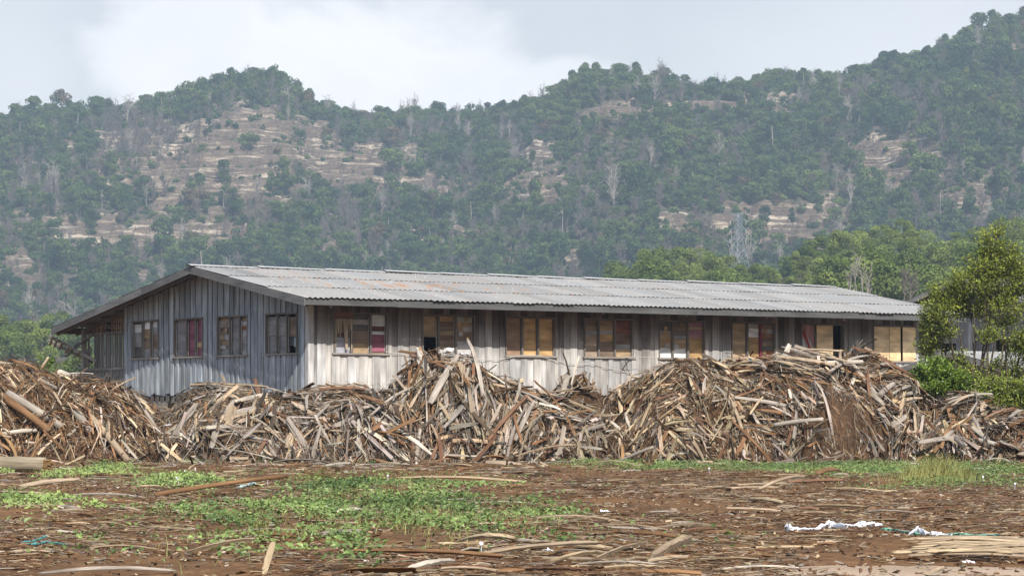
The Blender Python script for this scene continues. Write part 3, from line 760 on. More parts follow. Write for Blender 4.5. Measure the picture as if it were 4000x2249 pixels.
# roof: rows of corrugated sheets, each row lapping the one below
def roof_side(mb, u0, u1, vlo, vhi, rows, zf, rng, rustf, pitch=.2, amp=.022, sheetw=.8):
    """vlo = eave edge, vhi = ridge edge"""
    L = vhi-vlo; Vs, Qs, Cs, Rs = [], [], [], []; n0 = 0
    nx = 21
    us0 = np.arange(u0, u1, sheetw)
    for r_ in range(rows):
        a = vlo+L*r_/rows; b = vlo+L*(r_+1)/rows+np.sign(L)*.18*(r_ < rows-1)
        lift = .012
        for k_, us in enumerate(us0):
            ue = min(us+sheetw, u1); uu = np.linspace(us, ue+.03, nx)
            prof = np.abs(((uu/pitch) % 1)-.5)*2; prof = sstep(prof, .15, .75)*amp*1.6
            aj = a+rng.normal(0, .025)*np.sign(L); tint = rng.uniform(.86, 1.07); warm = rng.uniform(-.02, .03)
            if rng.random() < .06: tint *= .82
            dz_ = rng.uniform(0, .012)+(k_ % 2)*.004
            for (vv, lf) in ((aj, lift*2+dz_), ((a+b)/2, lift+dz_), (b, dz_)):
                z_ = zf(vv)+lf+prof
                Vs.append(np.stack([uu, np.full(nx, vv), z_], 1)); Cs.append(np.tile((.335*tint*(1+warm), .332*tint, .325*tint*(1-warm)), (nx, 1)))
                Rs.append(np.full(nx, rustf(us, r_)+rng.uniform(-.25, .25)))
            i_ = np.arange(2)[:, None]*nx; j_ = np.arange(nx-1)[None]
            q_ = np.stack([i_+j_, i_+j_+1, i_+j_+1+nx, i_+j_+nx], -1).reshape(-1, 4)+n0
            Qs.append(q_); n0 += 3*nx
    return np.concatenate(Vs), np.concatenate(Qs), np.concatenate(Cs), np.concatenate(Rs)
rustf = lambda u_, r_: .78*math.exp(-((u_-3.5)/6.0)**2)+.35*math.exp(-((u_-11)/4)**2)*(r_ < 2)-.35+.25*(r_ == 1)
A = roof_side(None, -OG, 27.62, -OE-.09, 5.97, 3, roofz, rng, rustf)
B = roof_side(None, -OG, 27.62, LE+.06, 5.97, 4, roofz, rng, lambda u_, r_: -.1)
Vr = np.concatenate([A[0], B[0]]); Qr = np.concatenate([A[1], B[1]+len(A[0])])
nm = MB()
for r_ in range(3):
    for q_ in range(3):
        vv = -OE+7.22*(r_/3)+.25+q_*.9
        if vv > 5.8: continue
        for uu in np.arange(-OG+.1, 27.5, .6):
            if rng.random() < .55: continue
            uu_ = round((uu+rng.choice([0, .2]))/.2)*.2; z_ = roofz(vv)+.048; h_ = .016
            nm.box((uu_-h_, vv-h_, z_), (uu_+h_, vv+h_, z_+.014), (.85, .85, .85))
nv = np.concatenate(nm.V); nq = np.concatenate(nm.Q)
Cr = np.concatenate([A[2], B[2], np.concatenate(nm.C)]); Rr = np.concatenate([A[3], B[3], np.full(len(nv), -2)])
roof = link('roof', mesh_np('roof', np.concatenate([Vr, nv]), np.concatenate([Qr, nq+len(Vr)]), M['roof'], Cr, extra={'rust': Rr}), root)
cap = MB(); u = -OG-.05; k = 0
while u < 27.6:
    e = min(u+rng.uniform(2.0, 2.7), 27.65); l = rng.uniform(.0, .02)+.012*(k % 2); sh = rng.uniform(-.02, .02)
    for s_ in (-1, 1):
        P = [(u-.06, 5.97+s_*.0, roofz(5.97)+.085+l), (e, 5.97, roofz(5.97)+.06+l*.5), (e, 5.97+s_*.24+sh, roofz(6.21)+.052+l*.5), (u-.06, 5.97+s_*.24+sh, roofz(6.21)+.07+l)]
        cap.add(P, [(0, 1, 2, 3)], (.50, .50, .50))
    u = e; k += 1
cm = cap.mesh('ridge_cap', M['roof']); a_ = cm.attributes.new('rust', 'FLOAT', 'POINT'); a_.data.foreach_set('value', np.full(len(cm.vertices), -1.4, np.float32))
link('ridge_cap', cm, roof)
# fascia and barge boards
fa = MB(); u = -OG; 
while u < 27.55:
    e = min(u+rng.uniform(3.4, 4.6), 27.58); dz_ = rng.uniform(-.012, .012)
    fa.box((u, -OE-.035, 4.745+dz_), (e-.006, -OE, 4.945+dz_), tuple(np.array((.115, .115, .115))*rng.uniform(.8, 1.2)), 0); u = e
fa.build('fascia_board', M['timber'], root)
for (va, vb) in ((-OE-.03, 5.97), (5.97, LE)):
    bb = MB(); n_ = 2 if vb < 7 else 3
    for q_ in range(n_):
        a = va+(vb-va)*q_/n_; b = va+(vb-va)*(q_+1)/n_; z0, z1 = roofz(a), roofz(b); c_ = tuple(np.array((.17, .17, .17))*rng.uniform(.8, 1.15)); x_ = -OG-.035-.004*(q_ % 2)
        h0 = .235
        bb.hexa([(x_, a, z0-h0), (x_+.035, a, z0-h0), (x_+.035, b, z1-h0), (x_, b, z1-h0), (x_, a, z0-.005), (x_+.035, a, z0-.005), (x_+.035, b, z1-.005), (x_, b, z1-.005)], c_, 1)
    bb.build('barge_board', M['timber'], root)
ef = MB(); ef.box((-OG, LE, roofz(LE)-.2), (27.5, LE+.03, roofz(LE)-.005), (.2, .19, .18), 0); ef.build('fascia_board', M['timber'], root)
rf = MB()
for v_ in np.arange(-1.0, 16, 1.05): rf.box((-OG+.01, v_, roofz(v_)-.115-(.02 if v_ < 5.97 else 0)), (27.5, v_+.07, roofz(v_)-.035), (.17, .15, .135), 0)
for u_ in (-.75, .02, 3.6, 7.2, 10.8, 14.4, 18, 21.6, 25.2):
    for (va, vb) in ((-OE+.02, 5.95), (5.99, LE-.02)):
        rf.hexa([(u_, va, roofz(va)-.27), (u_+.06, va, roofz(va)-.27), (u_+.06, vb, roofz(vb)-.27), (u_, vb, roofz(vb)-.27), (u_, va, roofz(va)-.125), (u_+.06, va, roofz(va)-.125), (u_+.06, vb, roofz(vb)-.125), (u_, vb, roofz(vb)-.125)], (.18, .16, .145), 1)
rf.build('rafter_frame', M['timber'], root)

# windows. colours of the patches: (r,g,b)
TAN = (.46, .33, .20); ORG = (.62, .40, .19); GRY = (.40, .385, .375); DK = (.14, .12, .11); BRN = (.26, .17, .12); WHT = (.92, .93, .94); MAR = (.36, .13, .18); PNK = (.42, .22, .26)
LIL = (.60, .60, .68); RED = (.42, .07, .05); SLT = (.18, .165, .155); PLY = (.95, .70, .42); LGR = (.56, .54, .53); RUST = (.40, .15, .06); MIX = (.30, .22, .16)
# a bay: list from top of (fraction, colour or None for an opening)
BAYS = [
 [[(.14, BRN), (.34, TAN), (.12, BRN), (.40, LIL)], [(.13, SLT), (.14, GRY), (.14, SLT), (.34, MIX), (.25, TAN)], [(.29, WHT), (.13, (.16, .06, .05)), (.09, WHT), (.45, MAR), (.04, TAN)]],
 [[(.50, TAN), (.04, MIX), (.46, None)], [(.13, ORG), (.12, BRN), (.12, MIX), (.13, TAN), (.12, BRN), (.14, MIX), (.10, TAN), (.14, LGR)], [(.14, LGR), (.12, TAN), (.13, LGR), (.13, BRN), (.12, MIX), (.36, LGR)]],
 [[(1, (.38, .25, .17))], [(1, ORG)], [(1, ORG)]],
 [[(.30, MIX), (.12, GRY), (.58, (.42, .32, .24))], [(.28, TAN), (.10, GRY), (.20, ORG), (.42, MIX)], [(.35, (.30, .12, .08)), (.30, BRN), (.13, GRY), (.22, TAN)]],
 [[(.12, SLT), (.12, SLT), (.11, GRY), (.12, TAN), (.13, ORG), (.12, TAN), (.28, WHT)], [(.13, SLT), (.13, BRN), (.12, SLT), (.11, GRY), (.12, TAN), (.13, TAN), (.26, WHT)], [(.12, PNK), (.08, TAN), (.09, PNK), (.14, PNK), (.57, ORG)]],
 [[(1, (.52, .38, .24))], [(.13, LGR), (.12, WHT), (.13, WHT), (.62, ORG)], [(.14, MIX), (.12, GRY), (.14, RUST), (.10, BRN), (.14, MIX), (.12, SLT), (.10, RUST), (.14, BRN)]],
 [[(1, WHT)], [(1, PLY)], [(1, None)]],
 [[(1, PLY)], [(1, (.90, .64, .36))], [(1, PLY)]]]
GBAYS = [  # right to left along the wall as v grows: seen from outside the first bay is the right-hand one
 [[(.07, None), (.50, MIX), (.24, (.10, .10, .11)), (.19, None)], [(.04, None), (.5, GRY), (.46, GRY)], [(.04, None), (.5, GRY), (.46, GRY)]],
 [[(.12, TAN), (.12, LGR), (.10, RUST), (.66, GRY)], [(1, (.36, .35, .35))], [(.10, TAN), (.16, GRY), (.18, MIX), (.15, LGR), (.14, TAN), (.10, LGR), (.17, GRY)]],
 [[(.62, MAR), (.14, (.60, .44, .24)), (.24, MAR)], [(1, MAR)], [(1, (.30, .28, .285))]],
 [[(.16, WHT), (.20, GRY), (.40, MIX), (.24, GRY)], [(.20, WHT), (.25, TAN), (.30, MIX), (.25, GRY)], [(.05, None), (.22, WHT), (.40, GRY), (.33, SLT)]]]
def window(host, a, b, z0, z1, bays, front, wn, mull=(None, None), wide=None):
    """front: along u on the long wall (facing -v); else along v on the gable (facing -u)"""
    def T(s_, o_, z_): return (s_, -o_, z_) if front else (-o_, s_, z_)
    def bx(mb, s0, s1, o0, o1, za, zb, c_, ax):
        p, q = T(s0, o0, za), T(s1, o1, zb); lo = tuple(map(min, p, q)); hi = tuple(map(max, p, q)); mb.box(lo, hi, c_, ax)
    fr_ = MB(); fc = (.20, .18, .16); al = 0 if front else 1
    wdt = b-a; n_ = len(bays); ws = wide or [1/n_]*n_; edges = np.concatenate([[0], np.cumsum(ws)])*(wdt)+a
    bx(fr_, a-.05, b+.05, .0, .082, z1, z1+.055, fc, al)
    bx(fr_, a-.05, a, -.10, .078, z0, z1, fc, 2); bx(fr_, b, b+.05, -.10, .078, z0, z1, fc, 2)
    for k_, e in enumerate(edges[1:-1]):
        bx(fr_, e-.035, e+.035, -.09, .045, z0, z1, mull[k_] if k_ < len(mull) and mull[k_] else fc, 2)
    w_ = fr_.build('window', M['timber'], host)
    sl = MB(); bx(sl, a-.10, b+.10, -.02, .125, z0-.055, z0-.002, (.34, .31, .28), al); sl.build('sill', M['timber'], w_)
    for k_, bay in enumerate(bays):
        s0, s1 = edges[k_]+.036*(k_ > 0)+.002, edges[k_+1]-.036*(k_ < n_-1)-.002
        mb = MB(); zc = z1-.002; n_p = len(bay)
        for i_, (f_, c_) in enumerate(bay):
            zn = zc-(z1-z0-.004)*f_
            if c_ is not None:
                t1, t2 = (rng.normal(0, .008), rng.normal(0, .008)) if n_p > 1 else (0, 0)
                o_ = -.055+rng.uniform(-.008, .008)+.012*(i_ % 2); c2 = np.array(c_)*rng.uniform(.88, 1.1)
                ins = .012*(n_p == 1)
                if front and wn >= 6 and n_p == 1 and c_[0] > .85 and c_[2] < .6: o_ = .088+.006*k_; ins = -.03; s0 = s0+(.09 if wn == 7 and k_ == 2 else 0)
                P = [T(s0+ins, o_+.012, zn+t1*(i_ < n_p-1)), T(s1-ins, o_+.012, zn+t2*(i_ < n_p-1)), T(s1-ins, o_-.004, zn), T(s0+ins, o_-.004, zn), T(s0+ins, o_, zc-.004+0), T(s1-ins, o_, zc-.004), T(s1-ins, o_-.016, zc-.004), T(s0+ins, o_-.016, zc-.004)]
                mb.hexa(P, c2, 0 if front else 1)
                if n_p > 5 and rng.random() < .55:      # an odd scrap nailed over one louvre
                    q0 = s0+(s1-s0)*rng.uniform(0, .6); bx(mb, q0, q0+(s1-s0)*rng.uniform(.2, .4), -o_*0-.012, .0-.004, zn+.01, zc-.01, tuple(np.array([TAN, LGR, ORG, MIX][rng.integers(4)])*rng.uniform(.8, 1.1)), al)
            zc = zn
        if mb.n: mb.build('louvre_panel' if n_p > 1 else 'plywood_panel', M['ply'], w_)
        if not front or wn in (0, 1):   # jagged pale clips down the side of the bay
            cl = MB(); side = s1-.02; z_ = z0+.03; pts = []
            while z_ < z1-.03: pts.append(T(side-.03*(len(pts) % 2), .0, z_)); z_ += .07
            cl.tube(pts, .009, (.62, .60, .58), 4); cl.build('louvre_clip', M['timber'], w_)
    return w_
mulls = {4: (None, None), 5: (None, (.22, .04, .07)), 6: (None, None)}
for i_, ((a, b), bays) in enumerate(zip(FW, BAYS)):
    wd = [(.34, .36, .30), (.31, .35, .34), (.34, .33, .33), (.30, .34, .36), (.31, .34, .35), (.37, .31, .32), (.33, .40, .27), (.36, .28, .36)][i_]
    ww = window(root, a, b, ZS, ZT, bays, True, i_, mulls.get(i_, (None, None)), wd)
    if i_ == 0:   # hanging splintered boards over the first bay
        hb = MB()
        for q_, (f0, w0, l0, lean) in enumerate([(.03, .10, .98, .0), (.14, .12, .50, .02), (.30, .10, .62, -.02), (.44, .22, .95, .12), (.68, .13, .35, 0), (.84, .12, .40, 0), (.92, .06, 1.0, 0)]):
            s0 = a+(b-a)*.34*f0; z1_ = ZT-.12; z0_ = z1_-l0*1.1
            hb.hexa([(s0+lean, -.075, z0_), (s0+lean+w0*.35, -.075, z0_+.06), (s0+lean+w0*.35, -.06, z0_+.06), (s0+lean, -.06, z0_), (s0, -.075, z1_), (s0+w0, -.075, z1_), (s0+w0, -.06, z1_), (s0, -.06, z1_)], tuple(np.array((.47, .38, .28))*rng.uniform(.8, 1.1)), 2)
        hb.box((a-.02, -.092, ZT-.16), (a+(b-a)*.345, -.077, ZT+.07), (.25, .13, .08), 0); hb.build('hanging_board', M['board'], ww)
    if i_ == 6:
        hb = MB(); s0, s1 = a+.02, a+(b-a)*.33-.05
        hb.hexa([(s1-.10, -.012, ZS+.65), (s1, -.012, ZS+.35), (s1, -.006, ZS+.35), (s1-.10, -.006, ZS+.65), (s0, -.012, ZT-.02), (s1, -.012, ZT-.02), (s1, -.006, ZT-.02), (s0, -.006, ZT-.02)], (.50, .27, .26), 2)
        hb.hexa([(s1-.05, -.02, ZS+.12), (s1, -.02, ZS+.08), (s1, -.014, ZS+.08), (s1-.05, -.014, ZS+.12), (s0, -.02, ZT-.30), (s0+.1, -.02, ZT-.12), (s0+.1, -.014, ZT-.12), (s0, -.014, ZT-.30)], RED, 2)
        hb.build('torn_red_sheet', M['ply'], ww)
for i_, ((a, b), bays) in enumerate(zip(GW, GBAYS)):
    window(root, a, b, ZS, ZT, bays, False, i_, (None, None), [(.34, .32, .34), (.28, .34, .38), (.26, .32, .42), (.30, .33, .37)][i_])
mr = MB(); a, b = GW[0]; mr.hexa([(.04, a+.30, ZS+.2), (.04, a+.05, ZS+.2), (.07, a+.05, ZS+.2), (.07, a+.30, ZS+.2), (.02, a+.24, ZS+.5), (.02, a+.03, ZS+.5), (.05, a+.03, ZS+.5), (.05, a+.24, ZS+.5)], (.5, .5, .5)); 
mo = mr.build('framed_mirror', M['glass']); mo.location = C0; mo.rotation_euler = (0, 0, PHI); tag(mo, 'small dusty framed mirror propped in the corner gable window', 'mirror')

# slatted veranda at the low end of the gable
V1 = 15.5
def G(X, Y, u=0.): v_ = v_of(X, u); return np.array((u, v_, z_of(Y, u, v_)))
ps = MB(); ps.box((-.06, V1-.16, 1.2), (.08, V1, roofz(V1)-.13), grey(.6)); ps.box((26.5, V1-.16, 1.2), (26.6, V1, roofz(V1)-.13), grey(.6)); ps.build('veranda_post', M['timber'], root)
sl = MB(); v_ = LV+.06
z_rail = 2.02+.92; z_mid = z_of(1300, 0, 13.8)
while v_ < V1-.2:
    w_ = rng.uniform(.085, .115); c_ = tuple(np.array((.21, .20, .19))*rng.uniform(.75, 1.2))
    sl.beam((-.01, v_, z_rail), (-.01, v_+rng.normal(0, .012), z_mid+rng.uniform(.0, .06)), w_, .03, c_, up=(1, 0, 0)); v_ += rng.uniform(.15, .19) if v_ < V1-1.1 else .5
sl.build('slat_screen', M['timber'], root)
s2 = MB(); v_ = LV+.05
while v_ < V1-.1:
    s2.beam((-.012, v_, 1.5), (-.012, v_+rng.normal(0, .01), z_rail-.03), .10, .02, tuple(np.array((.20, .20, .20))*rng.uniform(.8, 1.15)), up=(1, 0, 0)); v_ += .15
s2.build('low_slat_screen', M['timber'], root)
s3 = MB(); v_ = LV+.06; k = 0
while v_ < V1-.15:
    if not (1.0 < v_-LV < 1.3): s3.beam((-.035, v_, z_mid-.02-(.12 if k == 9 else 0)), (-.035, v_, roofz(v_)-.30), .075, .02, tuple(np.array((.27, .17, .095))*rng.uniform(.75, 1.15)), up=(1, 0, 0))
    v_ += .165; k += 1
s3.build('brown_slat_screen', M['board'], root)
rl = MB(); rl.beam((-.05, LV, z_rail), (-.05, V1, z_rail), .05, .09, (.24, .23, .22)); rl.beam((-.05, LV, z_mid), (-.05, V1-.3, z_mid-.03), .05, .06, (.22, .2, .19)); rl.beam((-.05, LV, z_rail-.45), (-.05, V1, z_rail-.45), .04, .05, (.2, .19, .18))
rl.beam(G(100+415/2.145, 950+865/2.145, -.1), G(100+570/2.145, 950+765/2.145, -.1), .07, .07, (.2, .18, .16))
rl.beam((.0, V1-.2, 3.2), (.0, V1-.62, 3.75), .3, .02, (.24, .21, .19), up=(1, 0, 0)); rl.build('railing', M['timber'], root)
pk = MB()
for k, v_ in enumerate(np.arange(LV+.2, V1-.2, .42)): pk.box((1.9, v_, ZB+.3), (1.93, v_+.36, ZB+1.2+.1*(k % 2)), (.62, .22, .20))
pk.build('pink_panel', M['ply'], root)
# broken ladder frame jutting out past the veranda
lad = empty('broken_ladder', np.array((0, 0, 0)));
def wG(X, Y, u): g_ = G(X, Y, u); return np.array((C0[0]+UX*g_[0]-UY*g_[1], C0[1]+UY*g_[0]+UX*g_[1], g_[2]))
z2 = lambda x_, y_: (100+x_/2.145, 950+y_/2.145)
r1 = (wG(*z2(200, 775), -.75), wG(*z2(590, 985), -.2)); r2 = (wG(*z2(188, 812), -.35), wG(*z2(560, 1000), .1))
base_ = r1[1].copy(); lad.location = base_
for a, b in (r1, r2):
    mb = MB(); mb.beam(a-base_, b-base_, .05, .10, (.27, .25, .23)); mb.build('rail', M['timber'], lad)
for q_ in (.06, .16, .27, .42, .47, .62):
    mb = MB(); a = r1[0]*(1-q_)+r1[1]*q_-base_; b = r2[0]*(1-q_)+r2[1]*q_-base_; e = (b-a); mb.beam(a-e*.3+(0, 0, -.05), b+e*.5+(0, 0, -.05), .07, .04, (.36, .33, .30)); mb.build('rung', M['timber'], lad)
tag(lad, 'broken grey wooden ladder jutting out past the slatted veranda', 'ladder')
st = MB(); st.beam(wG(*z2(335, 945), -.5), wG(*z2(515, 790), -.1), .07, .07, (.19, .17, .16)); o = st.build('timber_prop', M['timber']); tag(o, 'dark diagonal timber prop crossing the broken ladder', 'prop')

# cable sagging along the long wall
def FP(X, Y, v=-.12): u_ = u_of(X, v); return np.array((C0[0]+UX*u_-UY*v, C0[1]+UY*u_+UX*v, z_of(Y, u_, v)))
a1 = [FP(1200+x_/2.576, 1050+y_/2.576) for x_, y_ in ((790, 832), (870, 848), (950, 856), (1080, 854), (1160, 858), (1300, 866), (1450, 850), (1560, 885), (1650, 905), (1800, 915), (1950, 908), (2060, 888), (2150, 870), (2330, 872), (2450, 910), (2576, 938))]
a2 = [FP(2150+x_/2.576, 1050+y_/2.576) for x_, y_ in ((110, 940), (250, 962), (440, 955), (560, 990), (690, 1020), (820, 1048))]
wire('sagging_cable', a1+a2[1:], .011, M['cable'], 'pale sagging cable strung along the lower long wall of the shed', 'cable')
a3 = [FP(2150+x_/2.576, 1050+y_/2.576, -.5) for x_, y_ in ((730, 888), (900, 884), (1090, 890))]
wire('clothes_line', a3, .008, M['cable'], 'short taut line left of the fifth window of the shed', 'clothes line')
bk = MB(); bk.tube([FP(2150+720/2.576, 1050+1015/2.576, -.05), FP(2150+800/2.576, 1050+905/2.576, -.5)], .02, (.2, .2, .2), 5); bk.tube([FP(2150+735/2.576, 1050+890/2.576, -.05), FP(2150+865/2.576, 1050+918/2.576, -.6)], .018, (.2, .2, .2), 5)
o = bk.build('wall_bracket', M['timber']); tag(o, 'thin dark metal bracket sticking out under the fourth window', 'bracket')
# little things on the sills
def rag(name, P0, du, dz_, dep, mat, label, cat, seed):
    rg = np.random.default_rng(seed); n_ = 9; Vv = []; 
    for i_ in range(n_):
        for j_ in range(5):
            s_, q_ = i_/(n_-1), j_/4
            p = P0+np.array((UX, UY, 0))*du*(s_-.5)+np.array((0, 0, dz_*(q_-.5)*(1-.3*rg.random())))+np.array((UY, -UX, 0))*dep*(.4+.6*math.sin(s_*9+q_*3+seed))+rg.normal(0, .01, 3)
            Vv.append(p)
    Vv = np.array(Vv); Q = [(i_*5+j_, i_*5+j_+1, i_*5+5+j_+1, i_*5+5+j_) for i_ in range(n_-1) for j_ in range(4)]
    o = link(name, mesh_np(name, Vv, np.array(Q), mat, smooth=True)); md = o.modifiers.new('th', 'SOLIDIFY'); md.thickness = .006
    tag(o, label, cat); return o
rag('blue_sheet', FP(2150+1970/2.576, 1050+925/2.576, -.25), .50, .10, .08, M['bluepl'], 'bright blue plastic sheet hanging under the sixth window', 'plastic sheet', 1)
rag('red_rag', FP(2150+1890/2.576, 1050+918/2.576, -.25), .14, .12, .05, M['redpl'], 'small dark red rag beside the blue sheet', 'rag', 2)
rag('white_rag', FP(1200+1425/2.576, 1050+815/2.576, -.1), .36, .14, .04, M['cloth'], 'white rag stuffed in the middle of the second window', 'rag', 3)
rag('white_rag', FP(1200+1570/2.576, 1050+853/2.576, -.12), .34, .06, .05, M['cloth'], 'thin white rag lying on the sill of the second window', 'rag', 4)
# faint green chalk mark between the last two windows
mk = MB(); mp = [(575, 985), (600, 950), (625, 985), (575, 987)]
mk.tube([np.array(FP(3000+x_/1.9, 850+y_/1.9, -.055)) for x_, y_ in mp], .012, (.12, .22, .17), 4); mk.tube([np.array(FP(3000+x_/1.9, 850+y_/1.9, -.055)) for x_, y_ in ((568, 975), (632, 978))], .010, (.12, .22, .17), 4)
mk.tube([np.array(FP(3000+x_/1.9, 850+y_/1.9, -.055)) for x_, y_ in ((585, 968), (600, 975), (616, 966))], .010, (.12, .22, .17), 4)
o = mk.build('chalk_mark', M['timber']); 
for v__ in o.data.vertices: pass
o.parent = root; o.matrix_parent_inverse = Matrix.LocRotScale(Vector(C0), Matrix.Rotation(PHI, 3, 'Z'), None).inverted()

# ------------------------------------------------------------------ second house and low shed behind the tree
def small_house(name, cpx, depth, zb, ze, zr, lu, vr, lv, og, oe, label, wins=(), cat='house', walltop=None, wallgrey=.75, rw=.9, gw_=()):
    c = np.array(at(cpx, HY, depth)); c[2] = 0
    h = empty(name, c, PHI); tag(h, label, cat)
    sf = (zr-ze)/(vr+oe); sb = sf
    rz = lambda v_: zr-(sf*(vr-v_) if v_ < vr else sb*(v_-vr))
    wl = MB(); v_ = 0
    while v_ < lv:
        e = min(v_+.24, lv); g0 = [g for g in gw_ if g[0] < v_+.12 < g[1]]
        if g0: wl.hexa([(-.03, v_, zb), (0, v_, zb), (0, e-.01, zb), (-.03, e-.01, zb), (-.03, v_, g0[0][2]), (0, v_, g0[0][2]), (0, e-.01, g0[0][2]), (-.03, e-.01, g0[0][2])], grey(wallgrey))
        z0_ = g0[0][3] if g0 else zb
        wl.hexa([(-.03, v_, z0_), (0, v_, z0_), (0, e-.01, z0_), (-.03, e-.01, z0_), (-.03, v_, rz(v_)-.1), (0, v_, rz(v_)-.1), (0, e-.01, rz(e)-.1), (-.03, e-.01, rz(e)-.1)], grey(wallgrey)); v_ += .24
    wl.build('gable_wall', M['board'], h)
    w2 = MB(); 
    for u_ in np.arange(0.02, lu, .27):
        hit = any(a < u_+.13 < b for a, b, _, _ in wins)
        if hit:
            a, b, z0, z1 = [w_ for w_ in wins if w_[0] < u_+.13 < w_[1]][0]
            w2.box((u_, -.03, zb), (u_+.26, 0, z0), grey(wallgrey)); w2.box((u_, -.03, z1), (u_+.26, 0, rz(0)-.1), grey(wallgrey))
        else: w2.box((u_, -.03, zb), (u_+.26, 0, rz(0)-.1), grey(wallgrey))
    w2.build('front_wall', M['board'], h)
    w3 = MB(); w3.box((.02, lv-.03, zb), (lu, lv, rz(lv)-.1), grey(.8)); w3.hexa([(lu-.03, .02, zb), (lu, .02, zb), (lu, lv-.04, zb), (lu-.03, lv-.04, zb), (lu-.03, .02, rz(0)-.15), (lu, .02, rz(0)-.15), (lu, lv-.04, rz(lv)-.15), (lu-.03, lv-.04, rz(lv)-.15)], grey(.8)); w3.build('rear_wall', M['board'], h)
    a = roof_side(None, -og, lu+.5, -oe, vr, 2, rz, rng, lambda u_, r_: -.2); b = roof_side(None, -og, lu+.5, lv+oe, vr, 2, rz, rng, lambda u_, r_: -.3)
    link('roof', mesh_np('roof', np.concatenate([a[0], b[0]]), np.concatenate([a[1], b[1]+len(a[0])]), M['roof'], np.concatenate([a[2], b[2]])*rw, extra={'rust': np.concatenate([a[3], b[3]])}), h)
    for (va, vb) in ((-oe, vr), (vr, lv+oe)):
        bb = MB(); bb.hexa([(-og-.03, va, rz(va)-.2), (-og, va, rz(va)-.2), (-og, vb, rz(vb)-.2), (-og-.03, vb, rz(vb)-.2), (-og-.03, va, rz(va)-.005), (-og, va, rz(va)-.005), (-og, vb, rz(vb)-.005), (-og-.03, vb, rz(vb)-.005)], (.30, .29, .28), 1); bb.build('barge_board', M['timber'], h)
    fb = MB(); fb.box((-og, -oe-.03, rz(-oe)-.2), (lu+.5, -oe, rz(-oe)), (.28, .27, .26), 0); fb.build('fascia_board', M['timber'], h)
    for a_, b_, z0, z1 in wins:
        f_ = MB(); f_.box((a_-.05, -.06, z0-.05), (b_+.05, -.032, z0), (.32, .3, .28), 0); f_.box((a_-.05, -.06, z1), (b_+.05, -.032, z1+.05), (.32, .3, .28), 0)
        f_.box(((a_+b_)/2-.03, -.06, z0), ((a_+b_)/2+.03, -.01, z1), (.32, .3, .28), 2); wn_ = f_.build('window', M['timber'], h)
        p_ = MB(); p_.box((a_, -.02, z0), ((a_+b_)/2-.04, -.008, z1), (.40, .26, .19)); p_.build('panel', M['ply'], wn_)
    fl_ = MB(); fl_.box((0.01, .01, zb-.1), (lu-.04, lv-.04, zb+.02), (.2, .17, .15), 0); fl_.build('floor_frame', M['timber'], h)
    for u_ in np.arange(.1, lu, 3): 
        for v__ in (.1, lv-.3): 
            s_ = MB(); s_.box((u_, v__, -.6), (u_+.18, v__+.18, zb-.11), (.2, .17, .15)); s_.build('stilt', M['timber'], h)
    return h
small_house('neighbour_house', 4085, 124., 1.6, CAMZ+(HY-1200)/F*122, CAMZ+(HY-1085)/F*127, 14., 4.2, 9.4, .9, 1.0, 'grey plank house with tin roof half hidden behind the leafy tree', [(1.4, 3.2, 3.15, 4.1), (4.6, 6.6, 3.15, 4.1)], walltop=None, gw_=[(.9, 1.7, 3.9, 4.5), (2.2, 3.0, 3.9, 4.5), (5.3, 6.3, 3.85, 4.4)])
small_house('low_shed', 3985, 104., -.3, CAMZ+(HY-1452)/F*101.5, CAMZ+(HY-1374)/F*106, 9., 2.8, 6.0, .7, .9, 'low shed with pale tin roof tucked under the leafy tree', [], 'shed', None, .6, 1.12)
# ------------------------------------------------------------------ ground
def gz(x, y):
    x = np.asarray(x, float); y = np.asarray(y, float)
    near = 1-sstep(y, 110, 130)
    z = (fbm(x/6., y/5., 4, 41)-.5)*.22+(fbm(x/1.3, y/1.3, 3, 45)-.5)*.11+(fbm(x/.45, y/.45, 2, 47)-.5)*.06
    berm = np.exp(-((y-(59+2*np.sin(x*.5)))/3.2)**2)*.17*sstep(x, .5, 4)          # low crest of dark soil in front of the green strip
    dip = -np.exp(-((y-69)/5.5)**2)*.05
    foot = .10*sstep(y, 74, 79)
    z = z+berm+dip+foot*0
    return z*near*sstep(y, 5, 18)*sstep(np.abs(x), 60, 40)
gx = np.concatenate([[-4000, -1500, -500, -200, -90, -50], np.linspace(-32, 32, 420), [50, 90, 200, 500, 1500, 4000]])
gy = np.concatenate([[-3000, -800, -200, -40, 0, 10], np.linspace(18, 96, 620), [100, 105, 112, 120, 140, 200, 400, 900, 2000, 6000]])
GX, GY = np.meshgrid(gx, gy); GZ = gz(GX, GY); GZ = np.where(GY > 125, -.7, GZ)
V = np.stack([GX, GY, GZ], -1).reshape(-1, 3); nc_ = len(gx)
i = np.arange(len(gy)-1)[:, None]*nc_; j = np.arange(nc_-1)[None]
Q = np.stack([i+j, i+j+1, i+j+1+nc_, i+j+nc_], -1).reshape(-1, 4)
tag(link('ground', mesh_np('ground', V, Q, M['earth'], smooth=True)), kind='structure')
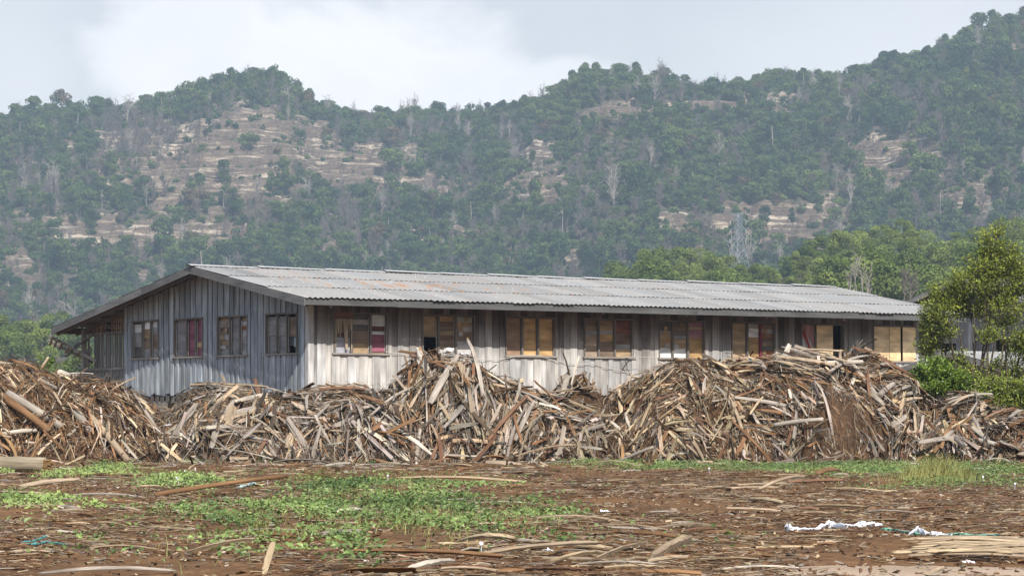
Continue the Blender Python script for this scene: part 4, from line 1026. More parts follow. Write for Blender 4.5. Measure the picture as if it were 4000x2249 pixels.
# pale dirt track at the near right corner
tx0 = np.linspace(0, 1, 60); V = []
def track_y(x): return 23.55+.48*(x-1.2)+.12*np.sin(x*2.7)
xs = np.linspace(1.0, 9, 80); ys = np.linspace(0, 1, 24)
TXX, TT = np.meshgrid(xs, ys); edge = track_y(TXX)+.35*fbm(TXX*2, TT*0, 3, 3); TY = 19.0+(edge-19.0)*TT
TZ = gz(TXX, TY)+.012*(1-sstep(TT, .8, 1.0))-.02*sstep(TT, .93, 1.)
V = np.stack([TXX, TY, TZ], -1).reshape(-1, 3); nc_ = len(xs)
i = np.arange(len(ys)-1)[:, None]*nc_; j = np.arange(nc_-1)[None]
Q = np.stack([i+j, i+j+1, i+j+1+nc_, i+j+nc_], -1).reshape(-1, 4)
tag(link('dirt_track', mesh_np('dirt_track', V, Q, M['road'], smooth=True)), kind='structure')

# ------------------------------------------------------------------ heaps of wood waste
HPX, HPY = tab([(-500, 960), (-250, 915), (-100, 903), (0, 905), (60, 912), (100, 922), (130, 935), (200, 946), (250, 952), (300, 962), (335, 976), (360, 993), (385, 1010), (400, 1014), (440, 1012), (460, 998), (490, 982), (520, 972), (560, 966), (600, 974), (700, 974), (760, 978), (800, 976), (870, 966), (950, 982), (985, 975), (1010, 962), (1040, 932), (1060, 906), (1100, 900), (1150, 910), (1200, 934), (1250, 962), (1300, 985), (1360, 1000), (1400, 1014), (1450, 1030), (1500, 1048), (1520, 1040), (1540, 985), (1570, 965), (1620, 938), (1660, 918), (1720, 908), (1780, 912), (1850, 915), (1900, 906), (1960, 897), (2010, 899), (2060, 900), (2120, 903), (2170, 893), (2230, 910), (2270, 935), (2300, 962), (2325, 990), (2350, 1003), (2400, 998), (2440, 1004), (2480, 1030), (2530, 1038), (2576, 1036), (2700, 1050), (2900, 1040), (3100, 1090)])
HPY = HPY+27
def h_crest_d(X): return 83.6+.9*np.sin(X/420.+.5)+.5*np.sin(X/170.)
def h_foot_d(X): return 78.7+.8*np.sin(X/260.)+.5*np.sin(X/95.+2)+1.6*(fbm(np.asarray(X, float)/60., np.zeros_like(np.asarray(X, float)), 3, 77)-.5)
def heap_z(X, d, bumps=True):
    X = np.asarray(X, float); d = np.asarray(d, float)
    dc, df = h_crest_d(X), h_foot_d(X); zc = CAMZ+(HY-np.interp(X, HPX, HPY))/F*dc
    s = np.clip((d-df)/(dc-df), 0, 1); f = np.sin(s*np.pi/2)**.85
    t = np.clip((d-dc)/6.5, 0, 1); f = np.where(d > dc, (1-t)**1.3, f)
    x = (X-CX)/F*d
    z = zc*f-.12*(f < .001)
    if bumps: z = z+((fbm(x/.9, d/.8, 4, 61)-.5)*1.05+(fbm(x/3., d/2., 3, 63)-.5)*.7)*np.clip(f*3, 0, 1)*(1-.6*sstep(s, .8, 1))
    return z
HX = np.linspace(-900, 4900, 900); HD = np.linspace(77.2, 91.5, 170)
XX, DD = np.meshgrid(HX, HD); ZZ = heap_z(XX, DD)+gz((XX-CX)/F*DD, DD)*.6
ZZ = ZZ-.05
# three heaps: cut the mound where the photo's heaps meet
ZONES = [(-900, 640, 'left', 'brown fibrous bark mulch making up the body of the left heap'), (640, 2365, 'centre', 'dark mulch and splinters under the long centre heap'), (2365, 4900, 'right', 'brown mulch and splinters under the right heap')]
for a, b, zn, lb in ZONES:
    sel_ = np.where((HX >= a-8) & (HX <= b+8))[0]; sub = slice(sel_[0], sel_[-1]+1)
    x_, d_, z_ = XX[:, sub], DD[:, sub], ZZ[:, sub]; V = np.stack([(x_-CX)/F*d_, d_, z_], -1).reshape(-1, 3); nc_ = x_.shape[1]
    i = np.arange(x_.shape[0]-1)[:, None]*nc_; j = np.arange(nc_-1)[None]
    Q = np.stack([i+j, i+j+1, i+j+1+nc_, i+j+nc_], -1).reshape(-1, 4)
    tag(link('mulch_heap', mesh_np('mulch_heap', V, Q, M['heapearth'], smooth=True)), lb, 'mulch heap', 'heaps of wood waste', 'stuff')

def strips(P, T, N, L, W, H, bend, seg, rng, col_, curl=0., taper=.75, jag=.25, twist=.0):
    """many thin bent strips of wood as one array set; T along, N outward"""
    n = len(P); T = T/np.linalg.norm(T, axis=1)[:, None]; S = np.cross(T, N); S /= np.linalg.norm(S, axis=1)[:, None]+1e-9; N = np.cross(S, T)
    s = np.linspace(-1, 1, seg+1)
    ctr = P[:, None]+T[:, None]*(s[None, :, None]*L[:, None, None]/2)+N[:, None]*(bend[:, None, None]*(1-s[None, :, None]**2))
    sb = rng.normal(0, .022, n)*L; ctr = ctr+S[:, None]*(sb[:, None, None]*(1-s[None, :, None]**2))
    wprof = 1-(1-taper)*np.abs(s)[None]**3*rng.uniform(.2, 1.6, (n, 1)); wprof = np.clip(wprof*rng.uniform(1-jag, 1+jag, (n, seg+1)), .12, 1.4)
    tw = rng.normal(0, twist, n)[:, None]*s[None]
    Sx = S[:, None]*np.cos(tw)[..., None]+N[:, None]*np.sin(tw)[..., None]; Nx = np.cross(Sx, T[:, None])
    hw = (W[:, None]/2*wprof)[..., None]; hh = (H[:, None]/2*np.ones(seg+1)[None])[..., None]
    V = np.stack([ctr-Sx*hw-Nx*hh, ctr+Sx*hw-Nx*hh, ctr+Sx*hw+Nx*hh, ctr-Sx*hw+Nx*hh], 2)   # n,seg+1,4,3
    gs = (s[None]*L[:, None]/2)[:, :, None]*np.ones((1, 1, 4)); r_ = rng.uniform(0, 60, n)[:, None, None]
    gw_ = np.array([-1, 1, 1, -1])[None, None]*W[:, None, None]/2*np.ones((1, seg+1, 1)); gh = np.array([-1, -1, 1, 1])[None, None]*H[:, None, None]/2*np.ones((1, seg+1, 1))
    Gc = np.stack([gs+r_, gw_+r_*1.7, gh], -1)
    b = np.arange(n)[:, None, None]*(4*(seg+1)); q = np.arange(seg)[None, :, None]*4; j = np.arange(4)[None, None]; k = (j+1) % 4
    Q = np.stack([b+q+j, b+q+k, b+q+4+k, b+q+4+j], -1).reshape(-1, 4)
    b1 = np.arange(n)*(4*(seg+1)); e = b1+4*seg
    Q = np.concatenate([Q, np.stack([b1+3, b1+2, b1+1, b1], -1), np.stack([e, e+1, e+2, e+3], -1)])
    C = np.repeat(col_, 4*(seg+1), 0)
    return V.reshape(-1, 3), Q, C, Gc.reshape(-1, 3)

PAL = {'grey': (.405, .35, .295), 'tan': (.455, .35, .245), 'straw': (.56, .43, .275), 'brown': (.27, .152, .078), 'red': (.225, .125, .078), 'dark': (.11, .078, .054), 'pale': (.60, .53, .44)}
PK = list(PAL)
def pick_cols(X, d, n, rng, s=None):
    """mix of wood colours by part of the heap"""
    out = np.zeros((n, 3)); kk = []
    P0 = {'left': [.10, .18, .08, .40, .12, .10, .02], 'centre': [.36, .20, .05, .21, .06, .06, .06], 'rl': [.10, .29, .23, .24, .08, .03, .03], 'rr': [.30, .20, .08, .25, .07, .05, .05]}
    for z_, m_ in (('left', X < 640), ('centre', (X >= 640) & (X < 2365)), ('rl', (X >= 2365) & (X < 2960)), ('rr', X >= 2960)):
        c_ = rng.choice(len(PK), m_.sum(), p=P0[z_]); out[m_] = np.array([PAL[k_] for k_ in PK])[c_]
    return out*(rng.uniform(.22, 1.5, n)*(.62+.76*fbm(X/70., d*1.3, 3, 210)))[:, None]*rng.uniform(.95, 1.05, (n, 3))
def heap_frame(X, d):
    e = .12
    def pos(X_, d_): return np.stack([(X_-CX)/F*d_, d_, heap_z(X_, d_, False)+(fbm((X_-CX)/F*d_/.9, d_/.8, 4, 61)-.5)*.3], -1)
    p = np.stack([(X-CX)/F*d, d, heap_z(X, d)+gz((X-CX)/F*d, d)*.6-.02], -1)
    a = pos(X+12, d)-pos(X-12, d); b = pos(X, d+e)-pos(X, d-e)
    N = np.cross(a, b); N /= np.linalg.norm(N, axis=1)[:, None]; N[N[:, 2] < 0] *= -1
    down = -b/np.linalg.norm(b, axis=1)[:, None]; side = a/np.linalg.norm(a, axis=1)[:, None]
    return p, N, down, side
def heap_sample(n, rng, back=.1):
    X = rng.uniform(-800, 4800, n); dc, df = h_crest_d(X), h_foot_d(X)
    s = rng.uniform(-.1, 1.03, n); s = np.where(rng.random(n) < .11, -rng.random(n)**1.8*1.2, s); bk_ = rng.random(n) < back; s = np.where(bk_, rng.uniform(1, 1.6, n), s)
    return X, df+s*(dc-df), s
def heap_dirs(X, s, N, down, side, rng, spread):
    """slabs drape down the face, lie along the crest, lean with the heap's shape"""
    hill = -np.gradient(np.interp(np.arange(-600, 4600), HPX, HPY)); g_ = np.interp(X, np.arange(-600, 4600), np.convolve(hill, np.ones(120)/120, 'same'))
    ang = -g_*1.1*60/60+rng.normal(0, 1, len(X))*spread       # lean from straight down the face
    lie = rng.random(len(X)) < np.clip(.12+.55*sstep(s, .75, 1.0)+.25*(X < 640)+.25*((X > 2365) & (X < 2960))+.5*sstep(s, .15, -.1), 0, .9)
    ang = np.where(lie, rng.choice([-1, 1], len(X))*(1.35+rng.normal(0, .3, len(X))), ang)
    xf = X/150.; fl = fbm(xf, s*2.2+7, 3, 201)-.5; fine_ = fbm(xf*3, s*5+3, 2, 205)-.5
    ang = ang*.42+fl*4.2+fine_*1.6+np.where(lie, 0, 0)
    T = down*np.cos(ang)[:, None]+side*np.sin(ang)[:, None]
    return T
rng = np.random.default_rng(90)
def heap_layer(n, am_, Lr, Wr, Hr, lift, spread, seg, bendk, twist, tilt, name, label, dens=None):
    X, d, s = heap_sample(int(n*1.6), rng)
    x_ = (X-CX)/F*d; pr = .15+1.4*fbm(x_/.8, d*2.5, 3, 70)
    # bare mulch shows at the valley, the right foot and the left hollow
    for bx, bs, rx, rs_, am in ((665, .5, 85, .9, .95), (2400, .4, 90, .9, .45), (3290, .20, 200, .30, 1.0), (150, .95, 170, .35, .45)):
        pr *= 1-am_*am*np.exp(-((X-bx)/rx)**2-((s-bs)/rs_)**2)
    k_ = np.where(rng.random(len(X)) < pr)[0][:n]; X, d, s = X[k_], d[k_], s[k_]; n = len(X)
    p, N, down, side = heap_frame(X, d); T = heap_dirs(X, s, N, down, side, rng, spread)
    T = T+N*rng.normal(0, tilt, n)[:, None]; 
    L = np.exp(rng.uniform(np.log(Lr[0]), np.log(Lr[1]), n)); W = rng.uniform(*Wr, n)*np.clip(L/Lr[1]+.4, .5, 1.2)*np.where(X < 640, .62, 1); H = rng.uniform(*Hr, n)
    sm = np.where((X < 640) | (X > 2365), .8, 1.0); L = L*np.where((X > 2365) & (X < 2960), .65, sm); 
    P = p+N*(rng.uniform(*lift, n))[:, None]; Nn = N+rng.normal(0, .35, (n, 3))
    cc = pick_cols(X, d, n, rng)
    return strips(P, T, Nn, L, W, H, rng.normal(.0, 1, n)*bendk*L+bendk*.4*L, seg, rng, cc, twist=twist)
sets = [heap_layer(27500, .8, (.10, .55), (.02, .085), (.006, .02), (-.05, .10), .85, 3, .02, .35, .30, '', ''),
        heap_layer(7500, 1., (.5, 2.1), (.022, .105), (.008, .022), (-.04, .20), .45, 5, .045, .4, .15, '', ''),
        heap_layer(48000, .55, (.25, 1.2), (.004, .014), (.003, .007), (-.04, .14), .9, 3, .06, .4, .35, '', '')]
# split by heap so each heap's loose waste is an object of its own
for a, b, zn, lb in ZONES:
    Vs, Qs, Cs, Gs = [], [], [], []; n0 = 0
    for V, Q, C, G_ in sets:
        Xv = CX+F*V[:, 0]/V[:, 1]; cen = Xv[Q].mean(1); 
        first_v = Q.min(1); 
        # decide by strip: strips share 4*(seg+1) consecutive vertices
        seg1 = 16 if V is not sets[1][0] else 24
        sid = np.arange(len(V))//seg1; sx_ = Xv.reshape(-1, seg1).mean(1); ok = (sx_ >= a) & (sx_ < b)
        vm = ok[sid]; remap = np.cumsum(vm)-1; qm = vm[Q[:, 0]]
        Vs.append(V[vm]); Cs.append(C[vm]); Gs.append(G_[vm]); Qs.append(remap[Q[qm]]+n0); n0 += vm.sum()
    if zn == 'left': lab = 'brown shredded bark and splinters heaped beside the big log'
    elif zn == 'centre': lab = 'grey splinters and bark scraps covering the long centre heap'
    else: lab = 'straw and grey offcuts covering the heap below the plywood windows'
    tag(link('wood_waste', mesh_np('wood_waste', np.concatenate(Vs), np.concatenate(Qs), M['heapwood'], np.concatenate(Cs), np.concatenate(Gs))), lab, 'wood waste', 'loose waste on the heaps', 'stuff')

# slabs and planks that can be told apart: built once, copied
def slab_mesh(name, L, W, H, bend, rng, col_, arch=.0, seg=12, nx=5):
    """a split bark slab: arched section, ragged ends, bent along its length"""
    s = np.linspace(-1, 1, seg+1); q = np.linspace(-1, 1, nx); Vt = []; G_ = []; kink = rng.normal(0, .02, seg+1).cumsum()*.3
    lo = -1-rng.uniform(-.03, .10, nx); hi = 1+rng.uniform(-.03, .10, nx); wv = 1-.30*np.abs(s)**3*rng.uniform(.2, 1.4); wv = wv*rng.uniform(.88, 1.1, seg+1)
    for face in (1, -1):
        for i_, ss in enumerate(s):
            for j_, qq in enumerate(q):
                sx_ = lo[j_] if i_ == 0 else hi[j_] if i_ == seg else ss
                Vt.append((sx_*L/2, qq*W/2*wv[i_]+kink[i_]*W, bend*L*(1-ss*ss)+arch*W*(1-qq*qq)+face*H/2+rng.normal(0, H*.12))); G_.append((sx_*L/2, qq*W/2+face*.3, face*.2))
    n_ = (seg+1)*nx; Q = []
    for i_ in range(seg):
        for j_ in range(nx-1):
            a = i_*nx+j_; Q.append((a, a+nx, a+nx+1, a+1)); Q.append((n_+a, n_+a+1, n_+a+nx+1, n_+a+nx))
        for j_, fl_ in ((0, 1), (nx-1, -1)):
            a = i_*nx+j_; Q.append((a, n_+a, n_+a+nx, a+nx)[::fl_])
    for i_, fl_ in ((0, -1), (seg, 1)):
        for j_ in range(nx-1):
            a = i_*nx+j_; Q.append((a, n_+a, n_+a+1, a+1)[::fl_])
    rr = rng.uniform(0, 50); G_ = np.array(G_)+(rr, rr*1.3, 0)
    Cc = np.tile(col_, (len(Vt), 1))*rng.uniform(.85, 1.12, (len(Vt), 1))
    return mesh_np(name, Vt, np.array(Q)[:, ::-1], M['heapobj'], Cc, G_)
M['heapobj'] = mat_wood('slab_wood', 1.0, (1.3, 26, 26), .65, .3, .7, .55, .12)
def log_mesh(name, L, r0, r1, rng, col_, endc, bend=.05):
    mb = MB(); n_ = 12; s = np.linspace(0, 1, n_); pts = np.stack([(s-.5)*L, np.sin(s*3)*bend*.3, bend*np.sin(s*math.pi)], 1)
    rad = (r0+(r1-r0)*s)*rng.uniform(.93, 1.07, n_); mb.tube(pts, rad, col_, 12)
    nb = 12*n_; C = mb.C[0]; C[-2:] = endc
    return mb.mesh(name, M['heapobj'], True)
COLN = {'grey': 'grey weathered', 'tan': 'tan', 'straw': 'straw-coloured', 'brown': 'brown', 'red': 'reddish brown', 'pale': 'pale bleached'}
SL = {}
for cn in COLN:
    for k in range(4):
        L, W, H, bd, ar = [(2.0, .16, .028, .022, .16), (1.4, .22, .022, .006, .06), (2.6, .11, .03, .05, .1), (1.0, .13, .02, .05, .3)][k]
        SL[cn, k] = (slab_mesh('slab', L, W, H, bd, np.random.default_rng(500+len(SL)), np.array(PAL[cn]), ar), L)
SN = ['long slab', 'broad plank', 'long bent strip', 'short curved piece']
def place(o, p, T, N, sc=(1, 1, 1)):
    T = Vector(T).normalized(); N = Vector(N); S_ = N.cross(T).normalized(); N = T.cross(S_)
    o.matrix_world = Matrix.Translation(Vector(p)) @ Matrix((T, S_, N)).transposed().to_4x4() @ Matrix.Diagonal((*sc, 1))
rng = np.random.default_rng(33)
def hzone(X):
    return ('left heap above the big log' if X < 330 else 'left heap by the gable corner' if X < 640 else 'centre heap below the gable windows' if X < 1240 else 'centre heap below the first two windows' if X < 1900 else
            'centre heap right shoulder' if X < 2365 else 'right heap under the fifth window' if X < 2800 else 'right heap under the plywood windows' if X < 3420 else 'far right heap by the tree')
n = 262; X, d, s = heap_sample(n*2, rng, .03)
ok = np.where((X > 20) & (X < 3980) & (s > .03) & (s < 1.02) & ~((np.abs(X-3290) < 190) & (s < .45)) & (np.abs(X-660) > 60))[0]
wgt_ = np.where((X[ok] > 800) & (X[ok] < 2330), 1.0, .62); ok = ok[rng.random(len(ok)) < wgt_][:n]; X, d, s = X[ok], d[ok], s[ok]
p, N, down, side = heap_frame(X, d); T = heap_dirs(X, s, N, down, side, rng, .42)
P0 = {0: [.20, .24, .08, .34, .10, .04], 1: [.44, .20, .05, .15, .08, .08], 2: [.15, .30, .27, .16, .07, .05], 3: [.40, .20, .07, .17, .06, .10]}
for q in range(len(X)):
    z_ = 0 if X[q] < 640 else 1 if X[q] < 2365 else 2 if X[q] < 2960 else 3
    cn = rng.choice(list(COLN), p=P0[z_]); k = int(rng.choice(4, p=[.38, .22, .25, .15])); me, L = SL[cn, k]
    o = link('wood_slab', me); sc = rng.uniform(.6, 1.05)*(.72 if z_ in (0, 2) else 1.)
    nv_ = N[q]*1.0+rng.normal(0, .28, 3)+np.array((0, -.35, 0)); place(o, p[q]+N[q]*rng.uniform(.06, .24), T[q]+N[q]*rng.normal(0, .10), nv_, (sc, sc*rng.uniform(.8, 1.15), sc))
    hh = 'near the top' if s[q] > .72 else 'halfway up' if s[q] > .36 else 'at the foot'
    st_ = 'standing steep' if abs(Vector(T[q]).normalized().z) > .42 else 'lying level' if abs(Vector(T[q]).normalized().z) < .16 else 'sloping'
    lab = '%s %s %s %s of the %s' % (COLN[cn], SN[k], st_, hh, hzone(X[q]))
    tag(o, lab, 'wood slab', lab)
# particular pieces seen in the photo, (x0,y0)-(x1,y1) photo pixels, radius or width, depth
def on_face(X, Y):
    """depth at which the heap surface shows at a photo pixel"""
    dd_ = np.linspace(77.5, 90, 260); zz_ = heap_z(np.full(260, float(X)), dd_, False); yy = HY-(zz_-CAMZ)/dd_*F
    hit = np.where(yy <= Y)[0]; return float(dd_[hit[0]]) if len(hit) else float(h_crest_d(X))
def piece(kind, x0, y0, x1, y1, wpx, cn, label, cat='log', dofs=.25, endc=None, nm=None, bend=.03):
    da, db = on_face(x0, y0)-dofs, on_face(x1, y1)-dofs; a, b = np.array(at(x0, y0, da)), np.array(at(x1, y1, db)); L = np.linalg.norm(b-a); w_ = wpx/F*da
    rg = np.random.default_rng(int(x0+y0))
    if kind == 'log': me = log_mesh('log', L, w_/2, w_*.4, rg, np.array(PAL[cn]), endc or PAL['tan'], bend)
    else: me = slab_mesh('slab', L, w_, .03, bend, rg, np.array(PAL[cn]), .15)
    o = link(nm or ('fallen_log' if kind == 'log' else 'wood_slab'), me)
    place(o, (a+b)/2, b-a, (0, -.8, .6)); tag(o, label, cat); return o
piece('log', 30, 1538, 240, 1668, 36, 'grey', 'thick grey-barked log slanting down across the left heap', nm='bark_log')
piece('log', 2, 1545, 190, 1680, 34, 'brown', 'dark brown log lying under the grey-barked log on the left heap', nm='bark_log')
piece('log', 345, 1620, 500, 1800, 30, 'tan', 'long tan trunk slanting to the foot of the left heap', nm='bark_log')
piece('log', 290, 1600, 350, 1690, 38, 'grey', 'short thick grey log stub on the left heap', nm='bark_log')
piece('log', 225, 1455, 285, 1480, 30, 'pale', 'hollow pale log end on the crest of the left heap', nm='hollow_log', endc=(.03, .02, .015))
piece('log', 2, 1697, 145, 1680, 20, 'pale', 'whitish level branch at the left edge of the left heap', nm='bark_log')
piece('log', 1383, 1521, 1714, 1562, 21, 'grey', 'long grey log lying level across the centre heap', nm='bark_log')
piece('slab', 1300, 1668, 1481, 1640, 26, 'grey', 'arched grey bark slab on the left of the centre heap', 'wood slab', bend=.13)
piece('log', 1822, 1500, 1886, 1606, 40, 'grey', 'thick short grey log steep in the centre heap', nm='bark_log', endc=PAL['brown'])
piece('log', 1380, 1640, 1410, 1770, 26, 'grey', 'upright grey log in the left face of the centre heap', nm='bark_log')
piece('log', 1970, 1680, 2070, 1765, 22, 'tan', 'smooth tan log leaning at the foot of the centre heap', nm='bark_log')
piece('slab', 2149, 1806, 2201, 1750, 26, 'pale', 'pale broad offcut propped at the foot of the centre heap', 'wood slab')
piece('log', 2388, 1818, 2553, 1745, 15, 'grey', 'bare grey branch lying before the gap between the heaps', nm='bark_log')
piece('log', 3024, 1661, 3216, 1638, 20, 'pale', 'whitish level log low on the right heap', nm='bark_log')
piece('slab', 3050, 1438, 3084, 1348, 20, 'pale', 'pale splintered board sticking up from the right heap crest', 'wood slab', .1)
piece('slab', 3328, 1500, 3362, 1405, 15, 'pale', 'narrow white board standing in the right heap', 'wood slab')
piece('slab', 3560, 1505, 3632, 1572, 17, 'pale', 'white slat sloping down the right end of the right heap', 'wood slab')
piece('log', 3436, 1545, 3490, 1500, 26, 'grey', 'stubby grey log near the top right of the right heap', nm='bark_log')
piece('slab', 2195, 1545, 2222, 1455, 22, 'grey', 'broad grey board leaning upright behind the centre heap', 'wood slab', -2.0)
piece('slab', 2232, 1500, 2262, 1392, 9, 'pale', 'thin white splinter pointing up behind the centre heap', 'wood slab', -2.0)
piece('slab', 2226, 1480, 2200, 1380, 6, 'dark', 'thin dark curved stick pointing up behind the centre heap', 'stick', -2.0, bend=.12)
piece('slab', 3428, 1600, 3480, 1665, 16, 'pale', 'left fork of the white forked slab on the right heap', 'wood slab')
piece('slab', 3480, 1665, 3540, 1625, 26, 'pale', 'right fork of the white forked slab on the right heap', 'wood slab')
piece('slab', 2640, 1400, 2700, 1450, 12, 'brown', 'brown bark curl on the crest under the fifth window', 'wood slab', .1)
piece('slab', 190, 1395, 160, 1440, 9, 'tan', 'splintered stick poking up from the left heap crest', 'stick', .1)
piece('slab', 862, 1462, 880, 1495, 8, 'tan', 'short tan stick poking up below the gable windows', 'stick', .1)
# small pile behind the dip
rg = np.random.default_rng(4)
sm = MB()
for q in range(150):
    X_ = 2245+rg.normal(0, 42); Y_ = 1535-abs(rg.normal(0, 1))*38*math.exp(-((X_-2245)/75)**2); p_ = np.array(at(X_, Y_, 86.3+rg.uniform(-.6, .6))); a_ = rg.normal(1.0, .7)
    t_ = np.array((math.cos(a_), rg.normal(0, .3), math.sin(a_)*.9)); l_ = rg.uniform(.15, .5)
    sm.beam(p_-t_*l_/2, p_+t_*l_/2, rg.uniform(.03, .10), .02, np.array(PAL[PK[rg.choice(7, p=[.3, .2, .05, .25, .1, .05, .05])]])*rg.uniform(.8, 1.1))
rgm = []
mx, my = np.meshgrid(np.linspace(-1, 1, 26), np.linspace(-1, 1, 18)); cen = np.array(at(2260, HY, 86.6)); hh = 1.0+.25*fbm(mx*4, my*4, 3, 8)
zz_ = (CAMZ+(HY-1505)/F*86.6)*np.clip(1-(mx**2+my**2)**.8, 0, 1)*hh
V = np.stack([cen[0]+mx*1.7, cen[1]+my*1.8, zz_], -1).reshape(-1, 3); i = np.arange(17)[:, None]*26; j = np.arange(25)[None]; Q = np.stack([i+j, i+j+1, i+j+27, i+j+26], -1).reshape(-1, 4)
tag(link('mulch_heap', mesh_np('mulch_heap', V, Q, M['heapearth'], smooth=True)), 'small mulch mound behind the dip between the heaps', 'mulch heap', None, 'stuff')
tag(sm.build('wood_waste', M['heapwood']), 'loose splinters on the small mound behind the dip', 'wood waste', None, 'stuff')

# ------------------------------------------------------------------ litter of bark and chips on the ground
rng = np.random.default_rng(71)
def ground_pts(n, y0, y1, rng, m=1.28):
    y = np.sqrt(rng.uniform(y0*y0, y1*y1, n)); x = rng.uniform(-1, 1, n)*2000/F*y*m; return x, y
def ground_strips(n, Lr, Wr, Hr, seg, bendk, y0, y1, palw, lift=.01, tilt=.05, dens_seed=50, thr=.49):
    x, y = ground_pts(int(n*3.2), y0, y1, rng); dn = fbm(x/1.5, y/3.4, 4, 50)
    k_ = np.where(dn > thr+rng.uniform(-.09, .09, len(x)))[0][:n]; x, y = x[k_], y[k_]; n = len(x)
    L = np.exp(rng.uniform(np.log(Lr[0]), np.log(Lr[1]), n)); W = rng.uniform(*Wr, n); H = rng.uniform(*Hr, n)
    a = rng.normal(0, .75, n); T = np.stack([np.cos(a), np.sin(a), rng.normal(0, tilt, n)], -1)
    P = np.stack([x, y, gz(x, y)+lift+rng.uniform(0, .02, n)], -1); N = np.tile((0, 0, 1.), (n, 1))+rng.normal(0, .35, (n, 3))
    cc = np.array([PAL[k__] for k__ in PK])[rng.choice(7, n, p=palw)]*rng.uniform(.38, 1.08, (n, 1))
    return strips(P, T, N, L, W, H, np.abs(rng.normal(0, 1, n))*bendk*L, seg, rng, cc, twist=.5)
pw1 = [.05, .13, .09, .36, .19, .16, .02]; pw2 = [.10, .22, .24, .24, .11, .04, .05]
gs_ = [ground_strips(19500, (.06, .38), (.010, .04), (.004, .010), 3, .02, 21, 80, pw1, .0),
       ground_strips(1700, (.30, .9), (.02, .07), (.005, .015), 4, .025, 21, 80, pw2, .0, .04, 50, .5),
       ground_strips(15000, (.03, .10), (.012, .035), (.003, .01), 2, .02, 21, 60, pw2, .01, .2, 53, .3),
       ground_strips(52000, (.10, .55), (.003, .009), (.002, .005), 3, .03, 21, 60, pw1, .0, .10, 57),
       ground_strips(12000, (.02, .06), (.010, .03), (.008, .022), 1, .0, 21, 80, [.03, .06, .02, .36, .15, .38, 0], .0, .5, 59, .2)]
Vs, Qs, Cs, Gs = [], [], [], []; n0 = 0
for V, Q, C, G_ in gs_: Vs.append(V); Qs.append(Q+n0); Cs.append(C); Gs.append(G_); n0 += len(V)
tag(link('bark_litter', mesh_np('bark_litter', np.concatenate(Vs), np.concatenate(Qs), M['heapwood'], np.concatenate(Cs), np.concatenate(Gs))), 'shredded bark, chips and fibres strewn over the yard', 'bark litter', None, 'stuff')
# larger strips lying singly
def gzone(x, y):
    X_ = CX+F*x/y; Y_ = HY+F*CAMZ/y
    v_ = 'nearest edge of the yard' if Y_ > 2080 else 'middle of the yard' if Y_ > 1910 else 'far yard before the heaps'
    h_ = 'left' if X_ < 1000 else 'centre left' if X_ < 2000 else 'centre right' if X_ < 3000 else 'right'
    return 'in %s, %s' % (v_, h_)
x, y = ground_pts(420, 22, 74, rng, .97); k_ = np.where(rng.random(420) < .3+.5*(y < 45))[0][:120]
for q in k_:
    cn = rng.choice(list(COLN), p=[.12, .28, .14, .30, .13, .03]); k = int(rng.choice(4, p=[.18, .20, .22, .40])); me, L = SL[cn, k]; o = link('bark_strip', me); sc = rng.uniform(.25, .52)*(.85 if y[q] < 30 else 1)
    a = rng.normal(0, .55); tl = rng.normal(0, .03); place(o, (x[q], y[q], float(gz(x[q], y[q]))+.03+.02*rng.random()), (math.cos(a), math.sin(a), tl), (rng.normal(0, .35), rng.normal(-.3, .35), 1), (sc, sc*rng.uniform(.5, .9), sc*.8))
    lab = '%s %s of bark lying %s' % (COLN[cn], SN[k].replace('slab', 'strip').replace('plank', 'sheet'), gzone(x[q], y[q])); tag(o, lab, 'bark strip', lab)
def gpt(X, Y, lift=0.):
    ys_ = np.linspace(19.5, 82, 1600); zs_ = gz((X-CX)/F*ys_, ys_); hit = np.where(HY+F*(CAMZ-zs_-lift)/ys_ <= Y)[0]; y = float(ys_[hit[0]]) if len(hit) else 80.
    return np.array(((X-CX)/F*y, y, float(gz((X-CX)/F*y, y))+lift))
def gpiece(kind, x0, y0, x1, y1, wpx, cn, label, cat, nm, bend=.02, lift=.04, th=.025, dt=(0, 0)):
    a, b = gpt(x0, y0, lift+dt[0]), gpt(x1, y1, lift+dt[1]);
    if abs(b[1]-a[1]) > 1.2: b = np.array(at(x1, y1, a[1]+(1 if b[1] > a[1] else -1)*1.2)); b[2] = max(b[2], float(gz(b[0], b[1]))+lift)
    L = np.linalg.norm(b-a); w_ = wpx/F*a[1]; rg = np.random.default_rng(int(x0*3+y0))
    me = log_mesh('log', L, w_/2, w_*.42, rg, np.array(PAL[cn]), PAL['tan'], bend) if kind == 'log' else slab_mesh('slab', L, w_, th, bend, rg, np.array(PAL[cn]), .1)
    o = link(nm, me); place(o, (a+b)/2, b-a, (0, -.75, .65)); tag(o, label, cat); return o
gpiece('log', 606, 1932, 1119, 1858, 20, 'brown', 'long brown pole lying across the greenery at the left', 'pole', 'wooden_pole')
gpiece('slab', 83, 1899, 305, 1872, 24, 'tan', 'flat tan slab lying below the big log', 'wood slab', 'wood_slab')
gpiece('slab', 1380, 2152, 1960, 2172, 14, 'brown', 'long brown bark sheet lying below the big green patch', 'bark sheet', 'bark_sheet')
gpiece('slab', 1870, 2165, 2330, 2118, 15, 'tan', 'tan bark sheet right of the long brown one', 'bark sheet', 'bark_sheet')
gpiece('slab', 1780, 2125, 2010, 2115, 24, 'straw', 'straw-coloured curved peel below the big green patch', 'bark sheet', 'bark_sheet', bend=.05)
gpiece('slab', 1560, 1868, 2050, 1882, 9, 'straw', 'straw-coloured twisted strip above the big green patch', 'bark strip', 'bark_strip', bend=.03)
gpiece('slab', 2060, 2222, 2300, 2226, 12, 'red', 'bright reddish batten near the bottom centre', 'batten', 'wooden_batten')
